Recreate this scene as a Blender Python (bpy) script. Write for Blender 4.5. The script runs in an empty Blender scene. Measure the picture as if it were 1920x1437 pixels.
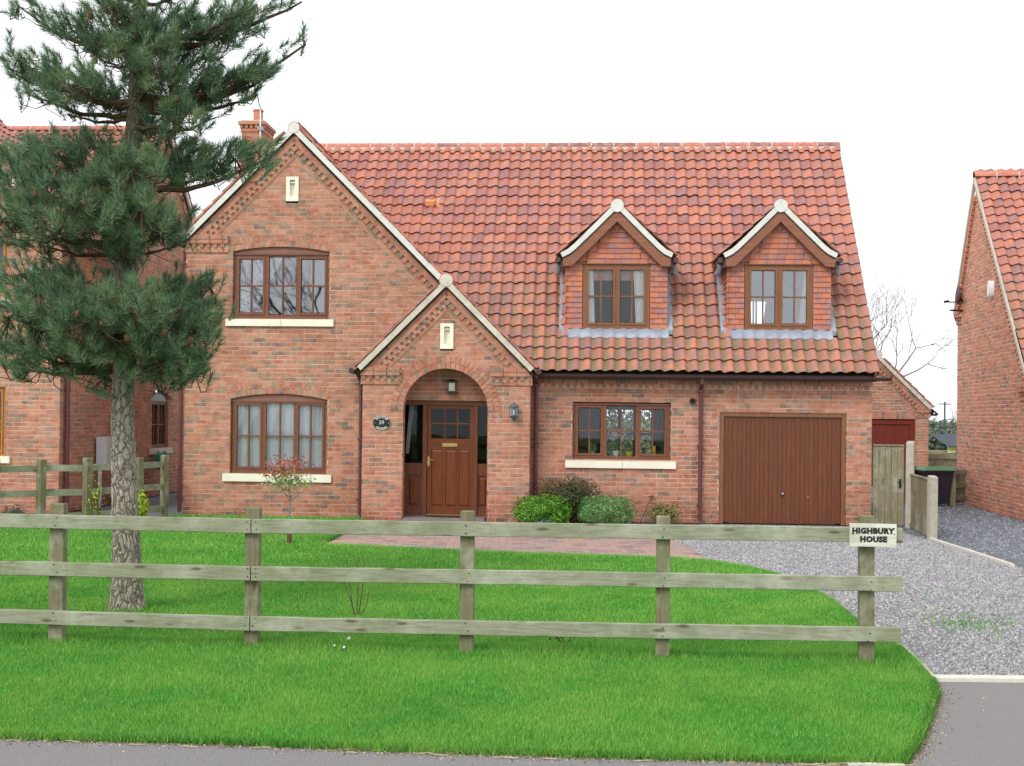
import bpy, math, random
import numpy as np
from mathutils import Vector, Matrix, Euler
S = bpy.context.scene
COL = S.collection
R = math.radians
rnd = random.Random(7)

# ------------------------------------------------------------------ camera
cam = bpy.data.cameras.new('camera'); camo = bpy.data.objects.new('camera', cam); COL.objects.link(camo)
cam.sensor_width = 36.0; cam.lens = 36.0 * 2250 / 1920; cam.shift_y = 0.020; cam.clip_end = 1500; cam.clip_start = 0.05
camo.matrix_world = Matrix.Translation((0, 0, 1.78)) @ Matrix.Rotation(math.pi/2 + .010, 4, 'X') @ Matrix.Rotation(.011, 4, 'Z')
S.camera = camo

# ------------------------------------------------------------------ sky and light
SUN_EL, SUN_AZ = 43, -36            # azimuth from the view direction's back, negative = from the left
w = bpy.data.worlds.new('World'); S.world = w; w.use_nodes = True
nt = w.node_tree; bg = nt.nodes['Background']
sky = nt.nodes.new('ShaderNodeTexSky'); sky.sky_type = 'NISHITA'; sky.sun_disc = False
sky.sun_elevation = R(SUN_EL); sky.sun_rotation = R(180 - SUN_AZ); sky.dust_density = 4; sky.air_density = 1
hs = nt.nodes.new('ShaderNodeHueSaturation'); hs.inputs['Saturation'].default_value = .12
mx = nt.nodes.new('ShaderNodeMix'); mx.data_type = 'RGBA'; mx.inputs[0].default_value = .72
mx.inputs[7].default_value = (14.6, 15.0, 15.4, 1)      # even white cloud cover
nt.links.new(sky.outputs[0], hs.inputs['Color']); nt.links.new(hs.outputs[0], mx.inputs[6]); nt.links.new(mx.outputs[2], bg.inputs[0])
bg.inputs[1].default_value = .10
sl = bpy.data.lights.new('sun', 'SUN'); sl.energy = 1.5; sl.angle = R(24); sl.color = (1, .965, .91)
so = bpy.data.objects.new('sun', sl); COL.objects.link(so)
so.rotation_euler = (R(90 - SUN_EL), 0, R(SUN_AZ))
S.view_settings.view_transform = 'Standard'; S.view_settings.look = 'None'; S.view_settings.gamma = 1
S.view_settings.exposure = 0.20
S.render.engine = 'CYCLES'; S.cycles.max_bounces = 8; S.cycles.transparent_max_bounces = 12; S.cycles.use_denoising = True

# ------------------------------------------------------------------ colour and materials
def lin(c):
    return tuple((x/255/12.92 if x/255 <= .04045 else ((x/255+.055)/1.055)**2.4) for x in c) + (1,)
class NT:
    def __init__(s, name):
        s.m = bpy.data.materials.new(name); s.m.use_nodes = True; s.t = s.m.node_tree
        s.b = s.t.nodes['Principled BSDF']; s.out = s.t.nodes['Material Output']
    def n(s, k, **kw):
        x = s.t.nodes.new(k)
        for a, b in kw.items(): setattr(x, a, b)
        return x
    def l(s, a, b): s.t.links.new(a, b)
    def pos(s, scale=(1, 1, 1)):
        g = s.n('ShaderNodeNewGeometry'); mp = s.n('ShaderNodeMapping'); mp.inputs['Scale'].default_value = scale
        s.l(g.outputs['Position'], mp.inputs[0]); return mp.outputs[0]
    def noise(s, sc, det=3, vec=None, rough=.55):
        x = s.n('ShaderNodeTexNoise'); x.inputs['Scale'].default_value = sc; x.inputs['Detail'].default_value = det
        x.inputs['Roughness'].default_value = rough
        s.l(vec if vec is not None else s.pos(), x.inputs['Vector']); return x.outputs['Fac']
    def ramp(s, f, stops, interp='LINEAR'):
        x = s.n('ShaderNodeValToRGB'); x.color_ramp.interpolation = interp
        e = x.color_ramp.elements
        while len(e) < len(stops): e.new(.5)
        for i, (p, c) in enumerate(stops): e[i].position = p; e[i].color = c if len(c) == 4 else tuple(c)+(1,)
        s.l(f, x.inputs[0]); return x.outputs[0]
    def mix(s, f, a, b, mode='MIX'):
        x = s.n('ShaderNodeMix', data_type='RGBA', blend_type=mode)
        for i, v in ((0, f), (6, a), (7, b)):
            if isinstance(v, (float, int)): x.inputs[i].default_value = v
            elif isinstance(v, tuple): x.inputs[i].default_value = v
            else: s.l(v, x.inputs[i])
        return x.outputs[2]
    def math(s, op, a, b=0.0, c=None):
        x = s.n('ShaderNodeMath', operation=op)
        for i, v in ((0, a), (1, b)) + (((2, c),) if c is not None else ()):
            if isinstance(v, (float, int)): x.inputs[i].default_value = v
            else: s.l(v, x.inputs[i])
        return x.outputs[0]
    def attr(s, name='tone'):
        x = s.n('ShaderNodeAttribute'); x.attribute_name = name; return x.outputs['Fac']
    def bump(s, h, strength=.3, dist=.01):
        x = s.n('ShaderNodeBump'); x.inputs['Strength'].default_value = strength; x.inputs['Distance'].default_value = dist
        s.l(h, x.inputs['Height']); s.l(x.outputs[0], s.b.inputs['Normal'])
    def fin(s, col, rough=.8, spec=.3):
        if isinstance(col, tuple): s.b.inputs['Base Color'].default_value = col
        else: s.l(col, s.b.inputs['Base Color'])
        if isinstance(rough, float): s.b.inputs['Roughness'].default_value = rough
        else: s.l(rough, s.b.inputs['Roughness'])
        s.b.inputs['Specular IOR Level'].default_value = spec
        return s.m

def G(v): return (v, v, v, 1)
def sub(a, k): return tuple(x*k for x in a[:3]) + (1,)

def mat_brick(name, shift=1.0, grey=1.0, dirt=.5):
    t = NT(name); a = t.attr()
    st = [(0, lin((214, 136, 106))), (.14, lin((198, 116, 92))), (.28, lin((218, 148, 120))), (.42, lin((184, 110, 90))), (.55, lin((208, 130, 104))),
          (.68, lin((176, 126, 106))), (.78, lin((164, 134, 114))), (.87, lin((138, 120, 108))), (.94, lin((114, 104, 102)))]
    st = [(p, sub(c, shift)) for p, c in st]
    c = t.ramp(a, st, 'CONSTANT')
    n1 = t.noise(34, 5, rough=.7); c = t.mix(t.ramp(n1, [(.3, G(0)), (.72, G(.75))]), c, sub(lin((164, 124, 104)), shift))
    n2 = t.noise(9, 4); c = t.mix(t.ramp(n2, [(.38, G(.45)), (.62, G(0))]), c, sub(lin((210, 172, 152)), shift), 'MIX')
    n3 = t.noise(1.3, 3); c = t.mix(t.ramp(n3, [(.45, G(0)), (.75, G(dirt))]), c, lin((196, 180, 160)), 'MULTIPLY')
    g = t.n('ShaderNodeNewGeometry'); sp = t.n('ShaderNodeSeparateXYZ'); t.l(g.outputs['Position'], sp.inputs[0]); mr = t.n('ShaderNodeMapRange'); mr.inputs[1].default_value = .75; mr.inputs[2].default_value = .05; t.l(sp.outputs[2], mr.inputs[0])
    dn = t.ramp(t.noise(2.4, 4, rough=.65), [(.35, G(.1)), (.65, G(.75))]); c = t.mix(t.math('MULTIPLY', mr.outputs[0], dn), c, lin((198, 166, 160)), 'MULTIPLY')
    ef = t.noise(3.1, 5, t.pos((1, 1, 1.6)), .75); c = t.mix(t.ramp(ef, [(.60, G(0)), (.74, G(.35))]), c, lin((216, 192, 176)))
    t.bump(t.noise(90, 5, rough=.7), .45, .006)
    return t.fin(c, .9, .2)
def mat_mortar(name, c0=(220, 192, 172), c1=(192, 164, 146)):
    t = NT(name); n = t.noise(14, 5)
    c = t.ramp(n, [(.3, lin(c1)), (.7, lin(c0))])
    t.bump(t.noise(160, 3), .6, .004); return t.fin(c, .95, .1)
def mat_tile(name, k=1.0, moss=1.0, cols=None):
    t = NT(name); a = t.attr()
    cols = cols or [(182, 112, 90), (168, 99, 82), (190, 121, 96), (152, 92, 80), (136, 88, 86)]
    c = t.ramp(a, [(p, lin(q)) for p, q in zip((0, .3, .55, .8, 1), cols)])
    n1 = t.noise(6.5, 3); c = t.mix(t.ramp(n1, [(.44, G(0)), (.62, G(.8))]), c, lin((140, 106, 112)))
    n2 = t.noise(60, 4, rough=.7); c = t.mix(t.ramp(n2, [(.35, G(0)), (.8, G(.36))]), c, lin((218, 164, 142)))
    if moss:
        g = t.n('ShaderNodeNewGeometry'); sp = t.n('ShaderNodeSeparateXYZ'); t.l(g.outputs['Position'], sp.inputs[0])
        h = t.attr('hollow'); low = t.n('ShaderNodeMapRange'); low.inputs[1].default_value = 5.2; low.inputs[2].default_value = 2.5
        t.l(sp.outputs[2], low.inputs[0])
        mn = t.noise(1.6, 4, rough=.65); mn = t.ramp(mn, [(.32, G(0)), (.52, G(1))])
        f = t.math('MULTIPLY', t.math('MULTIPLY', h, low.outputs[0]), mn); f = t.math('MULTIPLY', f, .85*moss)
        c = t.mix(f, c, lin((104, 108, 68)))
    t.bump(t.noise(120, 4), .4, .004)
    return t.fin(c, .72, .35)
def mat_plain(name, rgb, rough=.6, spec=.4, var=.12, sc=20, bump=.1, metal=0.):
    t = NT(name); c0 = lin(rgb); n = t.noise(sc, 4)
    c = t.ramp(n, [(.3, sub(c0, 1-var)), (.7, sub(c0, 1+var))])
    if bump: t.bump(t.noise(sc*4, 3), bump, .004)
    t.b.inputs['Metallic'].default_value = metal
    return t.fin(c, float(rough), spec)
def mat_wood(name, rgb, dark, axis=0, rough=.45, sc=9, spec=.4, green=0.):
    t = NT(name); s_ = [60, 60, 60]; s_[axis] = 3
    gr = t.noise(1.0, 5, t.pos(tuple(x*sc/9 for x in s_)), .6)
    c = t.ramp(gr, [(.28, lin(dark)), (.62, lin(rgb))])
    a = t.attr(); c = t.mix(t.math('MULTIPLY', a, .35), c, lin(dark))
    if green: 
        n = t.noise(3.1, 5); c = t.mix(t.ramp(n, [(.4, G(0)), (.66, G(green))]), c, lin((112, 122, 84)))
        vo = t.n('ShaderNodeTexVoronoi'); vo.inputs['Scale'].default_value = 1.0; t.l(t.pos((3.2, 3, 12) if axis == 0 else (9, 9, 3)), vo.inputs['Vector']); c = t.mix(t.ramp(vo.outputs['Distance'], [(.09, G(.9)), (.20, G(0))]), c, lin((96, 84, 66))); n5 = t.noise(2.2, 5, rough=.7); c = t.mix(t.ramp(n5, [(.5, G(0)), (.72, G(.5))]), c, lin((196, 198, 184)))
    t.bump(gr, .35, .006); return t.fin(c, float(rough), spec)
M = {}
M['brick'] = mat_brick('weathered_brick', .87); M['brick_left'] = mat_brick('left_house_brick', .92); M['brick_right'] = mat_brick('right_house_brick', 1.14, dirt=.15)
M['mortar'] = mat_mortar('lime_mortar'); M['mortar_r'] = mat_mortar('pink_mortar', (240, 206, 190), (224, 184, 166))
M['tile'] = mat_tile('clay_pantile'); M['hang'] = mat_tile('plain_clay_tile', 1, 0, [(190, 112, 82), (176, 98, 72), (196, 120, 90), (160, 92, 76), (146, 88, 78)])
def ridge_mat():
    t = NT('clay_ridge'); c = t.ramp(t.attr(), [(0, lin((186, 112, 94))), (.4, lin((176, 106, 98))), (.6, lin((194, 124, 100))), (.8, lin((150, 98, 96))), (1, lin((132, 92, 92)))])
    c = t.mix(t.ramp(t.noise(9, 5), [(.4, G(0)), (.7, G(.5))]), c, lin((206, 156, 136))); t.bump(t.noise(60, 4), .4, .004); return t.fin(c, .75, .3)
M['ridge'] = ridge_mat()
M['verge'] = mat_plain('verge_mortar', (216, 215, 208), .85, .2, .09, 7, .5)
M['verge_old'] = mat_plain('weathered_verge', (202, 194, 180), .9, .2, .16, 6, .6)
M['stone'] = mat_plain('cast_stone', (234, 230, 212), .8, .2, .05, 5, .2)
M['oak'] = mat_wood('brown_frame', (130, 82, 58), (100, 62, 46)); M['oakl'] = mat_wood('light_oak_frame', (142, 94, 62), (108, 70, 46), 2)
M['golden'] = mat_wood('golden_oak_frame', (196, 132, 56), (150, 92, 34), 2)
M['panel'] = mat_plain('head_panel', (140, 98, 88), .6, .3, .1, 8)
M['barge'] = mat_wood('bargeboard_wood', (146, 94, 70), (122, 76, 56), 0, .55, 4)
M['gdoor'] = mat_wood('garage_door_wood', (120, 67, 40), (88, 50, 32), 2, .42)
M['door'] = mat_wood('front_door_wood', (122, 64, 31), (86, 43, 22), 2, .32); M['doorf'] = mat_wood('door_frame_wood', (122, 70, 40), (84, 48, 30), 2, .4)
M['reddoor'] = mat_wood('red_garage_wood', (130, 48, 34), (96, 36, 28), 2, .45)
M['gutter'] = mat_plain('brown_plastic', (74, 50, 48), .4, .5, .1, 9); M['pipe'] = mat_plain('maroon_plastic', (98, 54, 54), .4, .5, .1, 9)
M['lead'] = mat_plain('lead_sheet', (146, 153, 166), .5, .5, .22, 5, .5); M['dark'] = mat_plain('dark_underlay', (40, 34, 32), .9, .1)
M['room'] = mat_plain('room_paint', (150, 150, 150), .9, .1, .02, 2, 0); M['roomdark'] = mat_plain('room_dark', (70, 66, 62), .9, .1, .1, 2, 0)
M['white'] = mat_plain('white_plastic', (232, 236, 238), .4, .5, .02, 4, 0); M['blue'] = mat_plain('blue_plastic', (60, 110, 180), .4, .5, .02, 4, 0)
M['black'] = mat_plain('black_paint', (24, 25, 26), .45, .5, .1, 6, 0); M['silver'] = mat_plain('silver_paint', (190, 190, 184), .35, .5, .05, 9, 0)
M['brass'] = mat_plain('brass', (190, 165, 100), .35, .5, .1, 9, 0, .6); M['greygreen'] = mat_plain('verdigris_metal', (74, 94, 98), .45, .5, .12, 20, 0)
M['grey'] = mat_plain('grey_plastic', (150, 158, 164), .5, .4, .04, 6, 0); M['meter'] = mat_plain('meter_box_plastic', (206, 206, 212), .5, .4, .03, 6, 0)
M['green'] = mat_plain('green_plastic', (40, 120, 88), .5, .4, .05, 6, 0); M['bin'] = mat_plain('bin_plastic', (44, 42, 52), .5, .4, .08, 5); M['binlid'] = mat_plain('bin_lid', (92, 138, 104), .5, .4, .08, 5)
M['cloth'] = mat_plain('curtain_cloth', (226, 224, 222), .9, .1, .04, 6, 0); M['net'] = mat_plain('net_cloth', (234, 238, 246), .9, .1, .04, 6, 0)
M['pink'] = mat_plain('pink_cloth', (176, 140, 150), .9, .1, .2, 20, 0); M['yellow'] = mat_plain('yellow_glaze', (214, 200, 60), .5, .4, .05, 6, 0)
M['orange'] = mat_plain('orange_clay', (222, 152, 104), .7, .3, .1, 8); M['floor'] = mat_plain('grey_tile', (128, 118, 118), .7, .3, .1, 8)
M['fence'] = mat_wood('weathered_rail_wood', (160, 162, 142), (126, 126, 106), 0, .8, 9, .2, .55)
M['post'] = mat_wood('weathered_post_wood', (132, 126, 100), (98, 92, 72), 2, .8, 9, .2, .45)
M['gate'] = mat_wood('gate_wood', (146, 136, 112), (110, 102, 80), 2, .8, 9, .2, .3)
M['signwood'] = mat_wood('whitewashed_board', (222, 220, 206), (176, 178, 160), 0, .8, 6, .2, .25)
M['palepost'] = mat_plain('pale_post', (172, 166, 150), .9, .2, .12, 12, .4); M['concrete'] = mat_plain('pale_concrete', (206, 200, 188), .9, .2, .1, 12, .4); M['dish'] = mat_plain('grey_dish', (140, 146, 158), .5, .4, .03, 6, 0)
M['yellowpanel'] = mat_plain('cream_panel', (226, 220, 160), .7, .3, .03, 3, 0)
M['slate'] = mat_plain('slate_roof', (70, 76, 84), .8, .2, .1, 3)
def glass(name, refl=1.75, tint=(1, 1, 1, 1)):
    t = NT(name); t.t.nodes.remove(t.b)
    fr = t.n('ShaderNodeFresnel'); fr.inputs[0].default_value = refl
    g = t.n('ShaderNodeBsdfGlossy'); g.inputs['Roughness'].default_value = .015; g.inputs['Color'].default_value = (.9, .94, 1, 1)
    bp = t.n('ShaderNodeBump'); bp.inputs['Strength'].default_value = .05; bp.inputs['Distance'].default_value = .02
    t.l(t.noise(2.2, 1), bp.inputs['Height']); t.l(bp.outputs[0], g.inputs['Normal'])
    tr = t.n('ShaderNodeBsdfTransparent'); tr.inputs[0].default_value = tint; m = t.n('ShaderNodeMixShader')
    t.l(fr.outputs[0], m.inputs[0]); t.l(tr.outputs[0], m.inputs[1]); t.l(g.outputs[0], m.inputs[2]); t.l(m.outputs[0], t.out.inputs[0]); return t.m
M['glass'] = glass('window_glass', 1.48); M['glassb'] = glass('sky_bright_window_glass', 2.25); M['glassdark'] = glass('door_glass', 1.32, (.8, .84, .82, 1))  # glassb: same glass, sky reflection strengthened in the material for brighter panes

# ------------------------------------------------------------------ mesh helpers
class MB:
    """collects polygons, a tone per polygon, a hollow value per vertex"""
    def __init__(s): s.v = []; s.f = []; s.t = []; s.h = None
    def add(s, vs, fs, tone=0.):
        b = len(s.v); s.v.extend(vs); s.f.extend([tuple(i+b for i in f) for f in fs]); s.t.extend([tone]*len(fs))
    def box(s, x0, x1, y0, y1, z0, z1, tone=0.):
        s.add([(x0,y0,z0),(x1,y0,z0),(x1,y1,z0),(x0,y1,z0),(x0,y0,z1),(x1,y0,z1),(x1,y1,z1),(x0,y1,z1)],
              [(0,3,2,1),(4,5,6,7),(0,1,5,4),(1,2,6,5),(2,3,7,6),(3,0,4,7)], tone); return s
    def prism(s, poly, y0, y1, tone=0.):
        """poly in (x,z), anticlockwise seen from the front (-y); extruded from y0 to y1"""
        n = len(poly)
        s.add([(a, y0, b) for a, b in poly] + [(a, y1, b) for a, b in poly],
              [tuple(range(n)), tuple(range(2*n-1, n-1, -1))] + [(i+n, (i+1) % n + n, (i+1) % n, i) for i in range(n)], tone); return s
    def flat(s, poly, z0, z1, tone=0.):
        n = len(poly)
        s.add([(a, b, z1) for a, b in poly] + [(a, b, z0) for a, b in poly],
              [tuple(range(n)), tuple(range(2*n-1, n-1, -1))] + [(i+n, (i+1) % n + n, (i+1) % n, i) for i in range(n)], tone); return s
    def obox(s, c, ax, ay, az, tone=0.):
        c, ax, ay, az = map(Vector, (c, ax, ay, az))
        P = [c + i*ax + j*ay + k*az for k in (-1, 1) for i, j in ((-1,-1),(1,-1),(1,1),(-1,1))]
        s.add([tuple(p) for p in P], [(0,3,2,1),(4,5,6,7),(0,1,5,4),(1,2,6,5),(2,3,7,6),(3,0,4,7)], tone); return s
    def bar(s, a, b, w, d, up=(0, 0, 1), tone=0.):
        a, b = Vector(a), Vector(b); ax = (b-a); L = ax.length; ax.normalize(); sd = ax.cross(Vector(up)).normalized(); u = sd.cross(ax)
        return s.obox((a+b)/2, ax*L/2, sd*w/2, u*d/2, tone)
    def tube(s, pts, r, n=8, tone=0., cap=True):
        pts = [Vector(p) for p in pts]; rr = r if isinstance(r, (list, tuple)) else [r]*len(pts)
        vs = []; up = Vector((.13, .31, .94)).normalized()
        for i, p in enumerate(pts):
            d = (pts[min(i+1, len(pts)-1)] - pts[max(i-1, 0)]).normalized()
            if abs(d.dot(up)) > .97: up = Vector((1, .1, 0)).normalized()
            x = d.cross(up).normalized(); y = x.cross(d)
            vs += [tuple(p + (x*math.cos(2*math.pi*k/n) + y*math.sin(2*math.pi*k/n))*rr[i]) for k in range(n)]
        fs = [(i*n+k, (i+1)*n+k, (i+1)*n+(k+1) % n, i*n+(k+1) % n) for i in range(len(pts)-1) for k in range(n)]
        if cap: fs += [tuple(range(n)), tuple(range(len(pts)*n-1, (len(pts)-1)*n-1, -1))]
        s.add(vs, fs, tone); return s
    def lathe(s, prof, c=(0, 0, 0), n=16, tone=0.):
        vs = [(c[0]+r*math.cos(2*math.pi*k/n), c[1]+r*math.sin(2*math.pi*k/n), c[2]+z) for r, z in prof for k in range(n)]
        fs = [(i*n+k, i*n+(k+1) % n, (i+1)*n+(k+1) % n, (i+1)*n+k) for i in range(len(prof)-1) for k in range(n)]
        s.add(vs, fs, tone); return s
    def mesh(s, name, mat, smooth=False):
        me = bpy.data.meshes.new(name); me.from_pydata([tuple(v) for v in s.v], [], s.f)
        a = me.attributes.new('tone', 'FLOAT', 'FACE'); a.data.foreach_set('value', s.t)
        if s.h is not None:
            h = me.attributes.new('hollow', 'FLOAT', 'POINT'); h.data.foreach_set('value', s.h)
        me.materials.append(mat)
        if smooth: me.polygons.foreach_set('use_smooth', [True]*len(me.polygons))
        return me
    def build(s, name, mat, parent=None, loc=(0, 0, 0), rot=(0, 0, 0), smooth=False):
        return link(name, s.mesh(name, mat, smooth), parent, loc, rot)
def link(name, me, parent=None, loc=(0, 0, 0), rot=(0, 0, 0)):
    o = bpy.data.objects.new(name, me); COL.objects.link(o); o.location = loc; o.rotation_euler = rot
    if parent: o.parent = parent
    return o
def thing(name, label, cat, loc=(0, 0, 0), rz=0., group=None):
    o = link(name, None, None, loc, (0, 0, rz)); o['label'] = label; o['category'] = cat
    if group: o['group'] = group
    return o
def tag(o, label, cat, group=None):
    o['label'] = label; o['category'] = cat
    if group: o['group'] = group
    return o
def stuff(o, label=None, cat=None):
    o['kind'] = 'stuff'
    if label: o['label'] = label
    if cat: o['category'] = cat
    return o
def struct(o): o['kind'] = 'structure'; return o
def np_mesh(name, V, F, mat, tone=None, smooth=False):
    """fast mesh of equal-sided faces from numpy arrays"""
    me = bpy.data.meshes.new(name); k = F.shape[1]
    me.vertices.add(len(V)); me.vertices.foreach_set('co', V.astype(np.float32).ravel())
    me.loops.add(F.size); me.loops.foreach_set('vertex_index', F.astype(np.int32).ravel())
    me.polygons.add(len(F)); me.polygons.foreach_set('loop_start', np.arange(0, F.size, k, dtype=np.int32))
    me.polygons.foreach_set('loop_total', np.full(len(F), k, dtype=np.int32))
    me.update(calc_edges=True)
    if tone is not None:
        a = me.attributes.new('tone', 'FLOAT', 'FACE'); a.data.foreach_set('value', tone.astype(np.float32))
    if smooth: me.polygons.foreach_set('use_smooth', np.ones(len(F), dtype=bool))
    me.materials.append(mat); return me

# ------------------------------------------------------------------ brick walls
def poly_spans(poly, z):
    xs = []
    for i in range(len(poly)):
        (x0, z0), (x1, z1) = poly[i], poly[(i+1) % len(poly)]
        if (z0 <= z < z1) or (z1 <= z < z0): xs.append(x0 + (z-z0)/(z1-z0)*(x1-x0))
    xs.sort(); return [(xs[i], xs[i+1]) for i in range(0, len(xs)-1, 2)]
def minus(sp, h):
    out = []
    for a, b in sp:
        if h[1] <= a or h[0] >= b: out.append((a, b)); continue
        if h[0] > a: out.append((a, h[0]))
        if h[1] < b: out.append((h[1], b))
    return out
def rect_hole(x0, x1, z0, z1): return lambda z: (x0, x1) if z0 <= z < z1 else None
def arch_hole(xc, r, zs, z0, grow=.1):
    def f(z):
        if z < z0: return None
        if z < zs: return (xc-r, xc+r)
        d = z-zs; q = r+grow
        return (xc-math.sqrt(q*q-d*d), xc+math.sqrt(q*q-d*d)) if d < q else None
    return f
def seg_hole(x0, x1, z0, zs, rise, grow=.09):
    c = (x1-x0)/2; Rr = (c*c+rise*rise)/(2*rise); xc = (x0+x1)/2; zc = zs+rise-Rr
    def f(z):
        if z < z0: return None
        if z < zs: return (x0, x1)
        q = Rr+grow; d = z-zc
        if d >= q: return None
        h = min(math.sqrt(q*q-d*d), c+.02); return (xc-h, xc+h)
    return f
def tone():
    r = rnd.random()
    if r < .07: return .95
    if r < .135: return .89
    if r < .19: return .80
    if r < .30: return .70
    return rnd.choice([.02, .2, .35, .5, .6])
_pool = {}
def brick_mesh(L, tn, mat, hgt=.064, dep=.10):
    key = (round(L, 3), tn, mat.name, hgt, dep)
    if key not in _pool:
        m = MB(); e = .003
        # a brick with its front arrises slightly rounded
        m.add([(0,e,0),(L,e,0),(L,dep,0),(0,dep,0),(0,e,hgt),(L,e,hgt),(L,dep,hgt),(0,dep,hgt),(e,0,e),(L-e,0,e),(L-e,0,hgt-e),(e,0,hgt-e)],
              [(8,9,10,11),(0,1,9,8),(1,5,10,9),(5,4,11,10),(4,0,8,11),(0,3,2,1),(4,5,6,7),(1,2,6,5),(3,0,4,7)], tn)
        _pool[key] = m.mesh('brick', mat)
    return _pool[key]
def brick_wall(name, parent, loc, rz, poly, holes=(), mat=None, mortar=None, singles=0, focus=(0, 1.5), thick=.2, zoff=0., label=None, course=.075, face=0., hb=.063):
    """wall frame: x along, -y outward, z up.  Bricks in stretcher bond stand proud of the mortar bed."""
    mat = mat or M['brick']; mortar = mortar or M['mortar']
    bed = MB(); rest = MB(); cand = []
    z = min(p[1] for p in poly); ztop = max(p[1] for p in poly); k = 0; L = .225
    while z < ztop - .02:
        zm = z + course/2
        if zm > ztop: zm = (z+ztop)/2
        sp = poly_spans(poly, zm)
        for h in holes:
            q = h(zm)
            if q: sp = minus(sp, q)
        hh = min(course, ztop-z) - (.075-hb)
        for a, b in sp:
            if b-a < .02: continue
            bed.box(a+.010, b-.010, .0045, thick, z, z+course)
            off = (k % 2)*L/2 + rnd.uniform(-.008, .008)
            i = math.floor((a-off)/L); x = off + i*L
            while x < b:
                x0, x1 = max(x, a), min(x+L-.010, b)
                if x1-x0 > .025:
                    tn = tone(); dy = face + rnd.uniform(-.004, .002)
                    if x1-x0 > .2149: cand.append((x0, dy, z+.0055+rnd.uniform(-.001, .001), tn, hh))
                    else:
                        rest.box(x0, x1, dy, .10, z+.005, z+.005+hh, tn)
                x += L
        z += course; k += 1
    wobj = bed.build(name, mortar, parent, loc, (0, 0, rz))
    if label: wobj['label'] = label
    cand.sort(key=lambda c: (c[0]-focus[0])**2*.25 + (c[2]-focus[1])**2)
    for c in cand[:singles]:
        link('brick', brick_mesh(.215, c[3], mat, round(min(c[4], .064), 3)), wobj, (c[0], c[1], c[2]))
    for c in cand[singles:]:
        rest.box(c[0], c[0]+.215, c[1], .10, c[2], c[2]+c[4], c[3])
    if rest.f: stuff(rest.build('brickwork', mat, wobj))
    return wobj
def arch_ring(m, xc, zc, r0, r1, a0, a1, y0, y1, n):
    """radial bricks from angle a0 to a1 (anticlockwise from +x)"""
    for i in range(n):
        s0 = a0 + (a1-a0)*(i+.04)/n; s1 = a0 + (a1-a0)*(i+.96-.09)/n; tn = tone(); dy = rnd.uniform(-.003, .003)
        P = [(xc+r*math.cos(a), zc+r*math.sin(a)) for r, a in ((r0, s0), (r1, s0), (r1, s1), (r0, s1))]
        if (P[1][0]-P[0][0])*(P[2][1]-P[0][1]) - (P[1][1]-P[0][1])*(P[2][0]-P[0][0]) < 0: P.reverse()
        m.prism(P, y0+dy, y1, tn)
def seg_arch(parent, x0, x1, zs, rise, front=-.004, n=20, rings=2):
    c = (x1-x0)/2; Rr = (c*c+rise*rise)/(2*rise); xc = (x0+x1)/2; zc = zs+rise-Rr; al = math.asin(min(1, (c+.0)/Rr))
    m = MB(); bedm = MB(); t = .104
    for k in range(rings):
        arch_ring(m, xc, zc, Rr+.003+k*t, Rr+.003+k*t+t-.011, math.pi/2-al, math.pi/2+al, front, .10, n+k)
    N = 16; P = [(xc+(Rr)*math.cos(a), zc+(Rr)*math.sin(a)) for a in np.linspace(math.pi/2+al, math.pi/2-al, N)]
    Q = [(xc+(Rr+rings*t)*math.cos(a), zc+(Rr+rings*t)*math.sin(a)) for a in np.linspace(math.pi/2-al, math.pi/2+al, N)]
    for i in range(N-1):
        bedm.prism([P[i], P[i+1], Q[N-2-i], Q[N-1-i]], .004, .09)
    bedm.build('arch_bed', M['mortar'], parent); stuff(m.build('arch_bricks', M['brick'], parent))
def dentil_run(parent, x0, x1, z, proud=.05, label=None, mat=None, ret=False):
    """corbel: band, gapped header course, two oversailing courses; z = underside"""
    mat = mat or M['brick']; m = MB(); bed = MB()
    def course(z0, y0, L=.215, gap=.010, h=.064):
        x = x0
        while x < x1-.02:
            m.box(x, min(x+L, x1), y0+rnd.uniform(-.002, .002), .1, z0, z0+h, tone()); x += L+gap
    course(z, -.022); course(z+.15, -proud-.022); course(z+.225, -proud-.03)
    bed.box(x0, x1, -.012, .1, z+.062, z+.154); bed.box(x0, x1, -proud-.012, .1, z+.212, z+.228)
    x = x0+.01
    while x < x1-.06:
        w_ = .07; xm = x+w_/2; yy = -proud-.008
        # splayed header: a cut brick pointing down
        m.add([(x, yy, z+.148), (x+w_, yy, z+.148), (x+w_-.008, yy+.01, z+.082), (x+.008, yy+.01, z+.082), (x, .05, z+.148), (x+w_, .05, z+.148), (x+w_-.008, .05, z+.082), (x+.008, .05, z+.082)],
              [(3,2,1,0),(2,3,7,6),(0,4,7,3),(1,2,6,5)], tone()); x += .122
    b = bed.build('corbel_bed', M['mortar'], parent); stuff(m.build('corbel_bricks', mat, parent)); return b
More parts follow.
